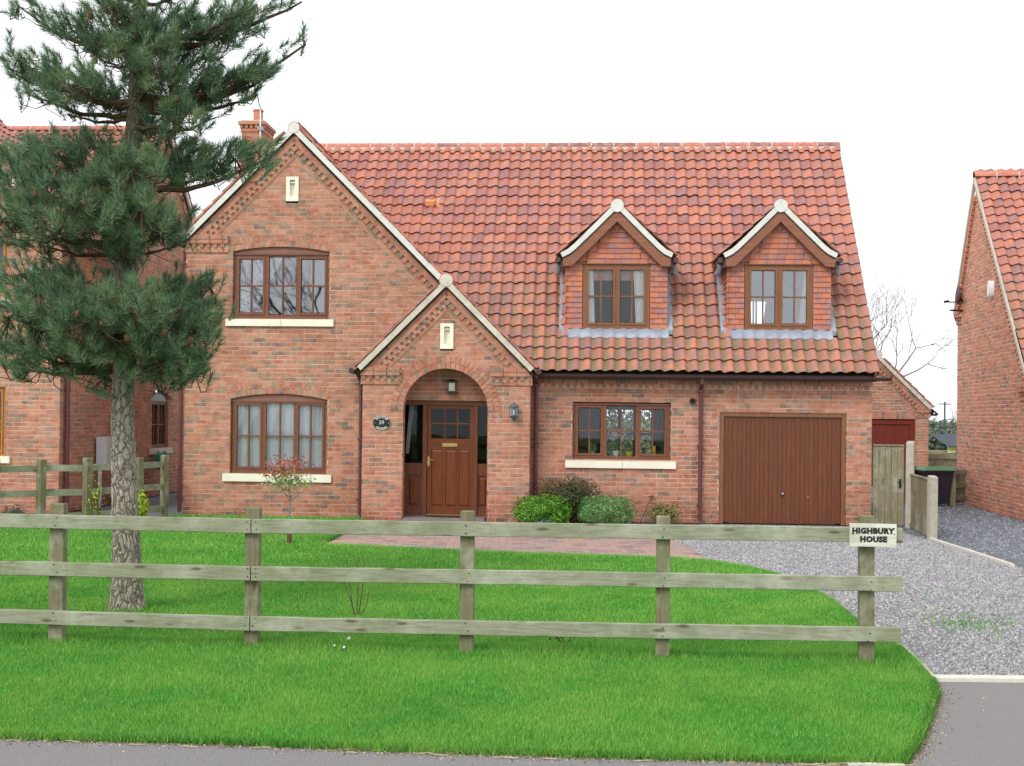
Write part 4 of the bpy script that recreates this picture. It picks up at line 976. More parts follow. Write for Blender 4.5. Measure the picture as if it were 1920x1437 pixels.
m = MB(); m.box(4.3, 5.6, -.05, .09, .88, 1.0); m.build('window_sill', M['concrete'], sd)
m = MB(); m.box(4.4, 5.5, .3, .35, .9, 2.2); m.build('blind_wall', M['roomdark'], sd)
gutter(LH, (.20, -.1, 4.70), (.20, 2.4, 4.70), .055)
m = MB(); m.tube([(.2, .0, 4.66), (.2, .0, 4.5), (.07, .16, 4.3), (.07, .16, .05)], .04, 10); m.build('downpipe', M['pipe'], LH)
mb_ = thing('meter_box', 'tall white meter box on the neighbouring wall just left of the pine trunk', 'meter box', (-7.64, 22.35, .0), HRZ)
m = MB(); m.box(-.02, .18, -.18, .20, .78, 1.30); m.build('case', M['meter'], mb_); m = MB(); m.tube([(.03, -.12, .0), (.03, -.12, .78)], .035, 8); m.build('conduit', M['meter'], mb_)
hr = thing('hose_reel', 'round green hose reel on the side wall beyond the pine trunk', 'hose reel', (-7.45, 25.2, .55), HRZ)
m = MB(); m.lathe([(0, -.06), (.20, -.06), (.20, -.04), (.15, -.03), (.15, .05), (.20, .06), (.20, .08), (0, .08)], (0, 0, 0), 18); m.build('reel', M['green'], hr, (.1, 0, .2), (0, math.pi/2, 0))
ab = thing('alarm_box', 'white square alarm box on the front of the left house behind the pine', 'alarm box', (-7.80-.42, 20.66, 4.12), HRZ); m = MB(); m.box(-.09, .09, -.06, 0, 0, .16); m.build('alarm_case', M['white'], ab)

RH = thing('neighbouring_house', 'brick house on the right seen end-on, with steep pantile roof and satellite dish', 'house', (9.09, 21.30, 0), -math.atan(.128))
k_ = 1.37
brick_wall('wall', RH, (0, 4.95, 0), -math.pi/2, [(0, 0), (4.95+.25, 0), (5.2, 2.40), (4.95-3.33, 6.72), (0, 4.16)], mat=M['brick_right'], mortar=M['mortar_r'], singles=300, focus=(2.6, 1.8), hb=.056)
brick_wall('wall', RH, (0, -.25, 0), 0, [(0, 0), (7, 0), (7, 2.5), (0, 2.5)], mat=M['brick_right'])
pr = math.atan(4.25/3.75)
pantiles('roof', RH, (-.06, -.45, 2.50), 0, math.atan(4.29/3.78), 40, 24, singles=200, rank=lambda c: c[3]*2+abs(c[2]-14))
pantiles('roof', RH, (7.8, 5.05, 4.06), math.pi, math.atan(1.58), 39, 13)
ridge(RH, (-.08, 3.33, 6.78), (7.8, 3.33, 6.78), .11)
m = MB()
for (v0, z0), (v1, z1) in (((-.40, 2.47), (3.33, 6.74)), ((5.02, 4.10), (3.33, 6.74))): m.bar((-.05, v0, z0), (-.05, v1, z1), .08, .06, (1, 0, 0))
m.build('verge', M['concrete'], RH)
m = MB()      # gapped header course under both verges
for (v0, z0), (v1, z1) in (((-.2, 2.50), (3.33, 6.55)), ((4.92, 4.0), (3.33, 6.55))):
    a, b = Vector((0, v0, z0)), Vector((0, v1, z1)); L_ = (b-a).length; d_ = (b-a)/L_; s = .1
    while s < L_-.15:
        m.bar(a+d_*s+Vector((-.02, 0, -.06)), a+d_*(s+.07)+Vector((-.02, 0, -.06)), .06, .09, (1, 0, 0), tone()); s += .12
    s = .1
    while s < L_-.3: m.bar(a+d_*s+Vector((-.02, 0, .04)), a+d_*(s+.21)+Vector((-.02, 0, .04)), .08, .065, (1, 0, 0), tone()); s += .225
stuff(m.build('verge_bricks', M['brick_right'], RH))
cb = link('corbel', None, RH, (0, 4.95, 0), (0, 0, -math.pi/2)); dentil_run(cb, -.05, .45, 3.86, .05, mat=M['brick_right']); dentil_run(cb, 4.75, 5.25, 2.15, .05, mat=M['brick_right'])
sdh = thing('satellite_dish', 'grey satellite dish on the rear corner of the right-hand brick house', 'satellite dish', (9.60, 25.75, 4.42), 0)
m = MB(); N = 20; vs = [(0, 0, 0)]; fs = []
for r_, dz in ((.12, .012), (.23, .045)): vs += [(r_*math.cos(2*math.pi*k/N)*.9, r_*math.sin(2*math.pi*k/N), dz) for k in range(N)]
fs = [(0, 1+k, 1+(k+1) % N) for k in range(N)] + [(1+k, 1+N+k, 1+N+(k+1) % N, 1+(k+1) % N) for k in range(N)]
m.add(vs, fs); m.build('dish', M['dish'], sdh, (0, 0, .05), (0, R(84), R(146)))
m = MB(); m.tube([(.1, 0, -.02), (-.05, 0, -.10), (-.32, -.1, -.11)], .014, 6); m.bar((-.38, -.1, -.11), (-.28, -.1, -.09), .05, .05); m.tube([(.1, 0, -.28), (-.22, -.02, -.28)], .02, 6); m.tube([(.14, 0, -.2), (0, 0, .0)], .02, 6); m.build('arm', M['black'], sdh)
rl = thing('wall_light', 'white oval bulkhead light on the gable end of the right-hand house', 'light', (9.35, 23.35, 4.35), -math.atan(.128)+0)
m = MB(); m.prism([(.07*math.cos(t), .16*math.sin(t)) for t in np.linspace(0, 2*math.pi, 19)[:-1]], -.10, 0); m.build('case', M['white'], rl, (0, 0, 0), (0, 0, -math.pi/2))

# ================================================================== REAR GARAGE
GD = 32.0
def gx(x): return (x-960)/2250*GD
RG = thing('rear_garage', 'small brick garage with red wooden door behind the house on the right', 'garage', (9.72, GD, 0), HRZ)
gp = [(-1.34, 0), (1.34, 0), (1.34, 2.02), (0, 3.34), (-1.34, 2.02)]
gp = [(-1.5, 0), (1.37, 0), (1.37, 2.0), (0.0, 3.30), (-1.5, 1.9)]
brick_wall('wall', RG, (0, 0, 0), 0, gp, [rect_hole(-1.3, 1.02, 0, 1.80)], mat=M['brick'], singles=150, focus=(1.0, 2.2), hb=.058)
re_ = link('gable_edge', None, RG)
rake(re_, (0, 3.40), (1.37, 2.05), -.002, verge='verge_old'); rake(re_, (0, 3.40), (-1.5, 1.92), -.002, verge='verge_old'); knob(re_, 0, 3.50, -.12, .11, 'verge_old')
e = link('corbel', None, RG); dentil_run(e, 1.04, 1.42, 1.84, .04)
pantiles('roof', RG, (1.52, -.05, 1.95), math.pi/2, P45, 14, 9); pantiles('roof', RG, (-1.65, -.05+14*TW, 1.8), -math.pi/2, P45, 14, 9)
m = MB(); x = -1.3
while x < 1.1: m.box(x, x+.066, -.004, .1, 1.80, 2.0, tone()); x += .076
stuff(m.build('soldier_bricks', M['brick'], RG))
m = MB(); m.box(-1.3, 1.02, .04, .10, 1.66, 1.80, .2); m.box(.90, 1.02, .04, .10, 0, 1.66, .2); m.build('door_frame', M['reddoor'], RG)
for i in range(20):
    q = MB(); q.box(0, .105, .07, .09, 0, 1.66, rnd.random()); q.build('plank', M['reddoor'], RG, (-1.3+i*.11, 0, 0))
m = MB(); m.box(1.37, 1.5, .3, 3, 0, .01); 
brick_wall('side_wall', RG, (1.37, .002, 0), math.pi/2, [(0, 0), (3, 0), (3, 1.95), (0, 1.95)], thick=.15)
gutter(RG, (1.55, -.06, 1.94), (1.55, 2.8, 1.94), .05)

# ================================================================== FENCES, GATE, SIGN, BIN
def fy(x): return 8.93-.080*x
pf = thing('post_and_rail_fence', 'weathered three-rail timber fence across the front lawn', 'fence', (0, 0, 0))
FA = -math.atan(.08)
def post(par, x, y, h, w_=.10, d=.075, mat='post', rz=FA, crack=True, top=.0):
    m = MB(); a, b = w_/2, d/2; e = .006
    m.add([(-a, -b, -.1), (a, -b, -.1), (a, b, -.1), (-a, b, -.1), (-a, -b, h-e), (a, -b, h-e), (a, b, h-e+top), (-a, b, h-e+top), (-a+e, -b+e, h), (a-e, -b+e, h), (a-e, b-e, h+top), (-a+e, b-e, h+top)],
          [(0,1,5,4), (1,2,6,5), (2,3,7,6), (3,0,4,7), (4,5,9,8), (5,6,10,9), (6,7,11,10), (7,4,8,11), (8,9,10,11)], rnd.random()*.5)
    return m.build('post', M[mat], par, (x, y, 0), (rnd.uniform(-.004, .004), rnd.uniform(-.006, .006), rz))
for x, h, w_ in ((-6.5, 1.07, .10), (-5.0, 1.07, .10), (-3.48, 1.065, .11), (-1.955, 1.06, .105), (-.32, 1.062, .102), (1.13, 1.05, .10), (2.60, 1.078, .105)):
    post(pf, x, fy(x)+.045, h, w_)
def rail(x0, x1, zc0, zc1, w_=.106):
    n = 24; m = MB(); vs = []; sag = rnd.uniform(-.004, .004)
    for i in range(n+1):
        t = i/n; x = x0+(x1-x0)*t; z = zc0+(zc1-zc0)*t+sag*math.sin(math.pi*t)+.0015*math.sin(i*2.1+x0); hw_ = w_/2+.0012*math.sin(i*1.7)
        y = fy(x); e = .004
        vs += [(x, y-.038, z-hw_+e), (x, y-.038, z+hw_-e), (x, y-.034, z+hw_), (x, y-.002, z+hw_), (x, y, z+hw_-e), (x, y, z-hw_+e), (x, y-.002, z-hw_), (x, y-.034, z-hw_)]
    fs = [(i*8+k, (i+1)*8+k, (i+1)*8+(k+1) % 8, i*8+(k+1) % 8) for i in range(n) for k in range(8)] + [tuple(range(8)), tuple(range(n*8+7, n*8-1, -1))]
    m.add(vs, fs, rnd.random()*.5); return m.build('rail', M['fence'], pf)
for z0, z1, z2, rt in ((.925, .925, .945, 2.83), (.567, .567, .592, 2.83), (.20, .19, .228, 2.825)):
    rail(-6.6, -1.96, z0+.01, z1); rail(-1.952, rt, z1, z2)
nl = MB()
for x in (-5.0, -3.47, -1.99, -1.92, -.32, 1.13, 2.60):
    for z in (.93, .575, .205):
        for dz in (-.028, .03): nl.tube([(x+rnd.uniform(-.02, .02), fy(x)-.041, z+dz), (x, fy(x)-.03, z+dz)], .005, 6)
nl.build('nail_heads', M['gutter'], pf)
sg = thing('house_sign', 'small whitewashed wooden sign reading HIGHBURY HOUSE on the last fence post', 'sign', (2.615, fy(2.615)-.042, .945), FA)
m = MB(); m.box(-.165, .165, -.022, 0, -.083, .083); m.build('board', M['signwood'], sg, (0, 0, 0), (0, R(.6), 0))
add_text('HIGHBURY', .054, M['black'], sg, (-.002, -.023, .030), off=.0036, ext=.001, sx=1.03, space=1.1); add_text('HOUSE', .054, M['black'], sg, (.002, -.023, -.030), off=.0036, ext=.001, sx=1.03, space=1.1)
for x in (-.145, .15): m = MB(); m.tube([(x, -.026, .01), (x, -.02, .01)], .005, 6); m.build('screw', M['gutter'], sg)

lf = thing('post_and_rail_fence', 'grey-green timber fence dividing the two front gardens on the left, behind the pine', 'fence', (0, 0, 0))
P = [(-8.6, 17.2), (-7.74, 18.0), (-7.26, 18.55), (-6.67, 18.9), (-6.13, 19.8), (-5.93, 20.55)]
for i, (x, y) in enumerate(P): post(lf, x, y, 1.02+.02*(i % 2), .115 if i < 4 else .10, .10, rz=-.6)
for (a, b) in zip(P, P[1:]):
    for z in (.88, .50, .13):
        m = MB(); m.bar((a[0], a[1]+.07, z+.005), (b[0], b[1]+.07, z-.005), .035, .10, tone=rnd.random()); m.build('rail', M['fence'], lf)
gt = thing('side_gate', 'narrow weathered board gate beside the garage corner', 'gate', (0, 0, 0))
ga, gb = Vector((6.07, 20.16, 0)), Vector((6.52, 19.93, 0)); gdv = (gb-ga).normalized(); L_ = (gb-ga).length; n = 5
for i in range(n):
    c = ga+gdv*(L_*(i+.5)/n); m = MB(); m.bar(c+Vector((0, 0, .03)), c+Vector((0, 0, 1.345)), L_/n-.006, .022, tuple(gdv.cross(Vector((0, 0, 1)))), tone=rnd.random()); m.build('board', M['gate'], gt)
m = MB(); 
for z in (.2, .7, 1.2): m.bar(ga+Vector((.0, .03, z)), gb+Vector((.0, .03, z)), .03, .09)
m.bar(ga+Vector((0, -.01, 1.355)), gb+Vector((0, -.01, 1.355)), .05, .022); m.build('brace', M['gate'], gt)
m = MB(); c = ga+gdv*(L_*.86); m.obox(c+Vector((-.0, -.022, .72)), gdv*.018, (0, .008, 0), (0, 0, .075)); m.tube([c+Vector((0, -.03, .74)), c+Vector((0, -.07, .74)), c+Vector((-.06, -.08, .74))], .008, 6); m.build('latch', M['black'], gt)
pn = thing('fence_panel', 'low boarded fence panel between pale posts running forward from the side gate', 'fence', (0, 0, 0))
post(pn, 6.60, 19.88, 1.40, .12, .10, 'palepost', -.5, top=.03); post(pn, 6.31, 17.98, .93, .115, .10, 'palepost', .15, top=.02)
a, b = Vector((6.60, 19.80, 0)), Vector((6.33, 18.05, 0)); dv = (b-a).normalized(); L_ = (b-a).length; n = 13
for i in range(n):
    c = a+dv*(L_*(i+.5)/n); m = MB(); m.bar(c+Vector((0, 0, .07)), c+Vector((0, 0, .87)), L_/n-.004, .02, tuple(dv.cross(Vector((0, 0, 1)))), tone=rnd.random()); m.build('board', M['gate'], pn)
m = MB(); m.bar(a+Vector((0, 0, .88)), b+Vector((0, 0, .88)), .05, .025); m.bar(a+Vector((0, 0, .04)), b+Vector((0, 0, .04)), .05, .06); m.build('capping', M['gate'], pn)
wb = thing('wheelie_bin', 'dark wheelie bin with a green lid at the end of the drive', 'bin', (8.80, 25.1, 0), .1)
m = MB(); m.add([(-.24, -.27, .05), (.24, -.27, .05), (.24, .27, .05), (-.24, .27, .05), (-.31, -.33, .74), (.31, -.33, .74), (.31, .33, .74), (-.31, .33, .74)], [(0,3,2,1), (0,1,5,4), (1,2,6,5), (2,3,7,6), (3,0,4,7), (4,5,6,7)]); m.box(-.335, .335, -.355, .355, .70, .74); m.build('body', M['bin'], wb)
m = MB(); m.add([(-.345, -.37, .742), (.345, -.37, .742), (.345, .37, .742), (-.345, .37, .742), (-.27, -.28, .82), (.27, -.28, .82), (.27, .30, .80), (-.27, .30, .80)], [(0,1,5,4), (1,2,6,5), (2,3,7,6), (3,0,4,7), (4,5,6,7), (0,3,2,1)]); m.tube([(-.3, .39, .73), (.3, .39, .73)], .02, 7); m.build('lid', M['binlid'], wb)
for sx in (-.25, .25): m = MB(); m.tube([(sx-.03, .27, .09), (sx+.03, .27, .09)], .09, 14); m.build('wheel', M['black'], wb)
bp = thing('brown_box', 'small reddish-brown crate beside the wheelie bin behind the gate post', 'crate', (8.40, 25.3, 0)); m = MB(); m.box(-.1, .12, -.1, .1, 0, .78); m.box(-.11, .13, -.11, .11, .78, .81); m.build('crate_body', M['barge'], bp)
tf = thing('timber_fence', 'short timber fence beside the bin joining the right-hand house', 'fence', (0, 0, 0))
post(tf, 9.16, 24.95, .87, .12, .11, 'gate', .0)
for z in (.16, .42, .70):
    m = MB(); m.bar((9.2, 25.0, z), (9.75, 25.5, z), .05, .09, tone=rnd.random()); m.build('rail', M['gate'], tf)
for i in range(6): m = MB(); m.bar((9.24+i*.09, 25.10+i*.09, .05), (9.24+i*.09, 25.10+i*.09, .78), .085, .015, (1, 1, 0), tone=rnd.random()); m.build('board', M['gate'], tf)
bf = thing('boarded_fence', 'low boarded fence behind the bin at the back of the drive', 'fence', (0, 0, 0))
for i in range(30):
    m = MB(); m.box(11.25+i*.11, 11.25+i*.11+.106, 33.4, 33.42, .02, .84+rnd.uniform(-.01, .01), rnd.random()); m.build('board', M['gate'], bf)
m = MB(); m.box(11.2, 14.6, 33.36, 33.40, .70, .80); m.build('rail', M['gate'], bf)
gp_ = thing('garden_pipe', 'grey upright pipe with a white foot in front of the left house wall', 'pipe', (-7.33, 18.75, 0)); m = MB(); m.tube([(0, 0, .1), (0, 0, .72)], .042, 12); m.build('pipe', M['grey'], gp_); m = MB(); m.tube([(0, 0, .70), (0, 0, .80)], .052, 12); m.build('collar', M['dish'], gp_); m = MB(); m.tube([(0, 0, -.02), (0, 0, .2)], [.075, .05], 12); m.build('foot', M['white'], gp_)
sh = thing('far_shed', 'dark-roofed shed with cream panels beyond the fence on the right', 'shed', (18.62, 50, .0))
m = MB(); m.box(-.5, 3, 0, 3, -.05, .45); m.build('wall', M['gate'], sh); m = MB(); m.add([(-.55, -.3, .72), (3.2, -.3, .72), (3.2, 1.8, 1.18), (-.55, 1.8, 1.18), (-.55, -.3, .68), (3.2, -.3, .68), (3.2, 1.8, 1.14), (-.55, 1.8, 1.14)], [(0,1,2,3), (4,7,6,5), (0,4,5,1), (1,5,6,2), (2,6,7,3), (3,7,4,0)]); m.build('roof', M['slate'], sh)
for i in range(3):
    for j in range(2): m = MB(); m.box(-.45+i*.36, -.45+i*.36+.33, -.04, -.0, .42+j*.14, .42+j*.14+.12); m.build('panel', M['yellowpanel'], sh)
po = thing('utility_pole', 'distant wooden utility pole with a crossarm above the hedges on the right', 'pole', (108.2, 300, 0))
m = MB(); m.tube([(0, 0, 0), (0, 0, 6.4)], .2, 6); m.build('pole', M['slate'], po); m = MB(); m.box(-1.5, 1.5, -.1, .1, 5.7, 5.95); m.build('crossarm', M['slate'], po)

# ================================================================== PLANTS
def leaf_mat(name, cols, rough=.55, trans=.25):
    t = NT(name); c = t.ramp(t.attr(), [(i/(len(cols)-1), lin(x)) for i, x in enumerate(cols)]); t.fin(c, rough, .3)
    tr = t.n('ShaderNodeBsdfTranslucent'); t.l(c, tr.inputs[0]); m = t.n('ShaderNodeMixShader'); m.inputs[0].default_value = trans
    t.l(t.b.outputs[0], m.inputs[1]); t.l(tr.outputs[0], m.inputs[2]); t.l(m.outputs[0], t.out.inputs[0]); return t.m
M['needle'] = leaf_mat('pine_needle', [(50, 78, 58), (76, 110, 80), (106, 138, 102), (144, 156, 112)], .5, .12)
def bark_mat():
    t = NT('pine_bark'); warp = t.n('ShaderNodeTexNoise'); warp.inputs['Scale'].default_value = 7; warp.inputs['Detail'].default_value = 4; t.l(t.pos(), warp.inputs['Vector'])
    vec = t.n('ShaderNodeVectorMath', operation='MULTIPLY_ADD'); t.l(warp.outputs['Color'], vec.inputs[0]); vec.inputs[1].default_value = (2.6, 2.6, 2.6); t.l(t.pos((24, 24, 7)), vec.inputs[2])
    vo = t.n('ShaderNodeTexVoronoi', feature='DISTANCE_TO_EDGE'); vo.inputs['Scale'].default_value = 1; t.l(vec.outputs[0], vo.inputs['Vector'])
    fine = t.noise(1, 6, t.pos((70, 70, 22)), .7); h = t.math('ADD', t.math('MINIMUM', vo.outputs['Distance'], .22), t.math('MULTIPLY', fine, .22))
    c = t.ramp(fine, [(.28, lin((122, 112, 100))), (.48, lin((166, 156, 142))), (.7, lin((214, 207, 194)))])
    c = t.mix(t.ramp(vo.outputs['Distance'], [(.0, G(.85)), (.11, G(0))]), c, lin((66, 54, 46)))
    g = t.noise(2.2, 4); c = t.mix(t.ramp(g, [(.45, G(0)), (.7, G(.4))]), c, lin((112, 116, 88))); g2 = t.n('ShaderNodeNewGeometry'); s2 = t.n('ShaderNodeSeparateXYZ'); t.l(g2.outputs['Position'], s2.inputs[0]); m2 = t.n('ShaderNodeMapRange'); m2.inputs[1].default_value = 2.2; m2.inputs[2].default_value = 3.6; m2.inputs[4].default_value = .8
    t.l(s2.outputs[2], m2.inputs[0]); c = t.mix(m2.outputs[0], c, lin((84, 84, 62))); t.bump(h, 1.0, .07); return t.fin(c, .95, .1)  # upper trunk: crown shade mixed into the bark colour along with algae green
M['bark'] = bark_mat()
M['twig'] = mat_plain('twig_bark', (84, 70, 54), .9, .1, .25, 30); M['greytwig'] = mat_plain('bare_twig', (128, 124, 126), .9, .1, .15, 10, 0); M['cone'] = mat_plain('pine_cone', (104, 80, 60), .9, .1, .25, 60)
rs_ = np.random.RandomState(5)
def pp(x, y, Y):
    a = (x-960)/2250; b = -(y-757)/2250; a2 = a*math.cos(.011)-b*math.sin(.011); b2 = a*math.sin(.011)+b*math.cos(.011)
    d = Vector((a2, math.cos(.01)-b2*math.sin(.01), math.sin(.01)+b2*math.cos(.01))); d *= Y/d.y; return Vector((d.x, d.y, 1.78+d.z))
def needles(shoots, mat, name, parent, per=58, ln=.098, wd=.0052):
    P = np.array([s[0] for s in shoots], dtype=float); D = np.array([s[1] for s in shoots], dtype=float); Ls = np.array([s[2] for s in shoots]); Tn = np.array([s[3] for s in shoots]); N = len(P)
    P = np.repeat(P, per, 0); D = np.repeat(D, per, 0); Ls = np.repeat(Ls, per); Tn = np.repeat(Tn, per); n = N*per
    D /= np.linalg.norm(D, axis=1)[:, None]
    rv = rs_.randn(n, 3); perp = rv-(rv*D).sum(1)[:, None]*D; perp /= np.linalg.norm(perp, axis=1)[:, None]
    s = rs_.rand(n)**.8; phi = np.radians(22+34*(1-s)+rs_.randn(n)*7); dirn = D*np.cos(phi)[:, None]+perp*np.sin(phi)[:, None]
    base = P+D*(s*Ls)[:, None]; L = ln*(.75+.5*rs_.rand(n)); side = np.cross(dirn, rs_.randn(n, 3)); side /= np.linalg.norm(side, axis=1)[:, None]
    tip = base+dirn*L[:, None]; tip[:, 2] -= L*.10*rs_.rand(n)
    V = np.empty((n*3, 3)); V[0::3] = base-side*wd/2; V[1::3] = base+side*wd/2; V[2::3] = tip
    F = np.arange(n*3).reshape(n, 3); me = np_mesh(name, V, F, mat, np.clip(Tn+rs_.randn(n)*.14, 0, 1)); return link(name, me, parent)
TY = 10.77
TR = [(238.5, 1160, 31), (238.5, 1143, 28), (237, 1050, 25.5), (233, 900, 23), (229, 760, 20.5), (236, 640, 20), (240, 500, 19.5), (243, 400, 18.5), (247, 300, 17), (254, 200, 14.5), (258, 100, 13.5), (262, 0, 12.5), (264, -120, 11), (268, -260, 8), (270, -420, 5), (272, -560, 2)]
trunkpts = [(pp(x, y, TY), r*TY/2250) for x, y, r in TR]
pine = thing('pine_tree', 'tall dark pine with a rugged trunk standing on the lawn at the left', 'tree', tuple(pp(238.5, 1143, TY)))
po_ = Vector(pine.location)
def trunk_at(z):
    for (a, ra), (b, rb) in zip(trunkpts, trunkpts[1:]):
        if a.z <= z <= b.z: t = (z-a.z)/(b.z-a.z); return a.lerp(b, t), ra+(rb-ra)*t
    return trunkpts[-1]
NS, NR = 56, 330; zt0, zt1 = trunkpts[0][0].z, trunkpts[-1][0].z
th = np.linspace(0, 2*np.pi, NS, endpoint=False); V = []
ph1 = rs_.rand(12)*6.28
for i in range(NR):
    f = i/(NR-1); z = zt0+(zt1-zt0)*f**1.25; c, r = trunk_at(z)
    g = .5*np.sin(9*th+1.3*np.sin(z*5+ph1[0])+ph1[1])+.5*np.sin(13*th+1.6*np.sin(z*8+ph1[2])+ph1[3])+.35*np.sin(22*th+2*np.sin(z*14+ph1[4]))+.5*np.sin(z*31+3*np.sin(5*th+ph1[5])+ph1[6])
    rr = r*(1+.040*np.clip(g, -1.2, .8)+.03*np.sin(th*2+z*2)) + (.045*math.exp(-max(0, z)*10) if z < .6 else 0)
    V.append(np.stack([c.x+rr*np.cos(th), c.y+rr*np.sin(th), np.full(NS, z)], 1))
V = np.concatenate(V)-np.array(po_); ii = np.arange(NR-1)[:, None]*NS; kk = np.arange(NS)[None]
F = np.stack([ii+kk, ii+(kk+1) % NS, ii+NS+(kk+1) % NS, ii+NS+kk], -1).reshape(-1, 4)
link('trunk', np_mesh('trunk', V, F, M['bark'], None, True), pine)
# foliage masses: (x, y, rx, ry, depth offset, density, limb root y)
BL = [(90, 268, 60, 20, .3, 1.2, 350), (190, 262, 50, 20, .5, 1.2, 330), (20, 290, 30, 24, .4, 1.0, 350), (300, 75, 40, 26, -.5, 1.2, 110), (225, 92, 40, 22, -.6, 1.1, 140), (470, 40, 50, 24, .1, 1.0, 80), (480, 120, 44, 26, .0, 1.0, 180), (100, 560, 60, 40, -.5, 1.1, 620), (30, 650, 44, 34, .2, .9, 680), (240, 450, 44, 30, -.5, 1.0, 500),
      (55, 605, 75, 62, -.3, .9, 640), (60, 520, 66, 42, .3, .9, 600), (185, 615, 95, 58, -.75, 1.35, 650), (250, 570, 80, 48, -.95, 1.3, 650), (345, 625, 66, 62, -.3, 1.25, 660), (372, 545, 56, 34, .2, 1.2, 600), (300, 680, 92, 30, -.5, 1.1, 680), (120, 668, 62, 34, -.1, .8, 690),
      (345, 710, 50, 22, 0, .7, 690), (155, 535, 66, 34, .5, 1.0, 600), (395, 600, 26, 40, .1, .7, 640), (20, 690, 40, 30, .1, .6, 690), (200, 720, 50, 22, .2, .5, 700), (235, 500, 40, 26, .5, .6, 560), (320, 540, 30, 30, .4, .7, 580),
      (50, 320, 66, 50, -.2, 1.25, 400), (150, 300, 72, 44, .4, 1.25, 380), (120, 395, 92, 46, -.6, 1.35, 440), (30, 415, 56, 44, .1, 1.1, 450), (245, 325, 62, 50, -.5, 1.3, 380), (330, 300, 60, 44, .4, 1.25, 350), (415, 300, 64, 34, .2, 1.25, 350), (485, 300, 34, 32, .1, 1.0, 350),
      (262, 402, 62, 40, -.6, 1.25, 440), (320, 420, 40, 32, .1, .95, 450), (95, 462, 56, 24, .4, .6, 470), (200, 440, 40, 26, -.4, .8, 460), (345, 440, 22, 16, .3, .4, 470), (190, 355, 60, 40, -.5, 1.2, 400),
      (55, 115, 54, 42, .1, 1.2, 190), (125, 150, 66, 38, -.4, 1.25, 200), (70, 172, 42, 26, .4, .9, 210), (200, 168, 62, 30, .3, 1.2, 210), (290, 135, 60, 34, -.5, 1.2, 190), (365, 160, 56, 40, .1, 1.15, 200), (435, 165, 48, 28, .3, 1.05, 200), (510, 130, 44, 20, .2, .8, 190), (568, 85, 10, 22, .2, .8, 180),
      (345, 215, 46, 34, -.5, 1.0, 240), (285, 240, 46, 26, .2, .9, 260), (135, 215, 26, 14, .2, .4, 220), (395, 220, 26, 16, .3, .4, 240), (470, 178, 30, 14, .3, .5, 200),
      (50, 15, 40, 16, .2, .75, 80), (140, 45, 58, 32, .3, 1.0, 90), (225, 25, 70, 38, -.4, 1.3, 80), (320, 40, 64, 40, .1, 1.3, 80), (415, 55, 54, 36, .2, 1.0, 90), (460, 12, 60, 20, -.2, .8, 70), (550, 4, 40, 8, .2, .6, 60), (180, 92, 52, 22, .2, 1.1, 120), (375, 100, 60, 24, .3, .9, 120),
      (120, -60, 80, 30, -.3, .8, 0), (240, -70, 70, 40, -.6, .9, -10), (360, -60, 90, 30, .3, .8, 0), (200, -150, 70, 30, .3, .7, -90), (320, -170, 70, 36, -.4, .7, -100), (260, -260, 60, 40, 0, .7, -200), (270, -360, 46, 40, 0, .7, -300), (271, -460, 30, 40, 0, .8, -420), (272, -540, 16, 30, 0, .9, -500)]
allsh = 0
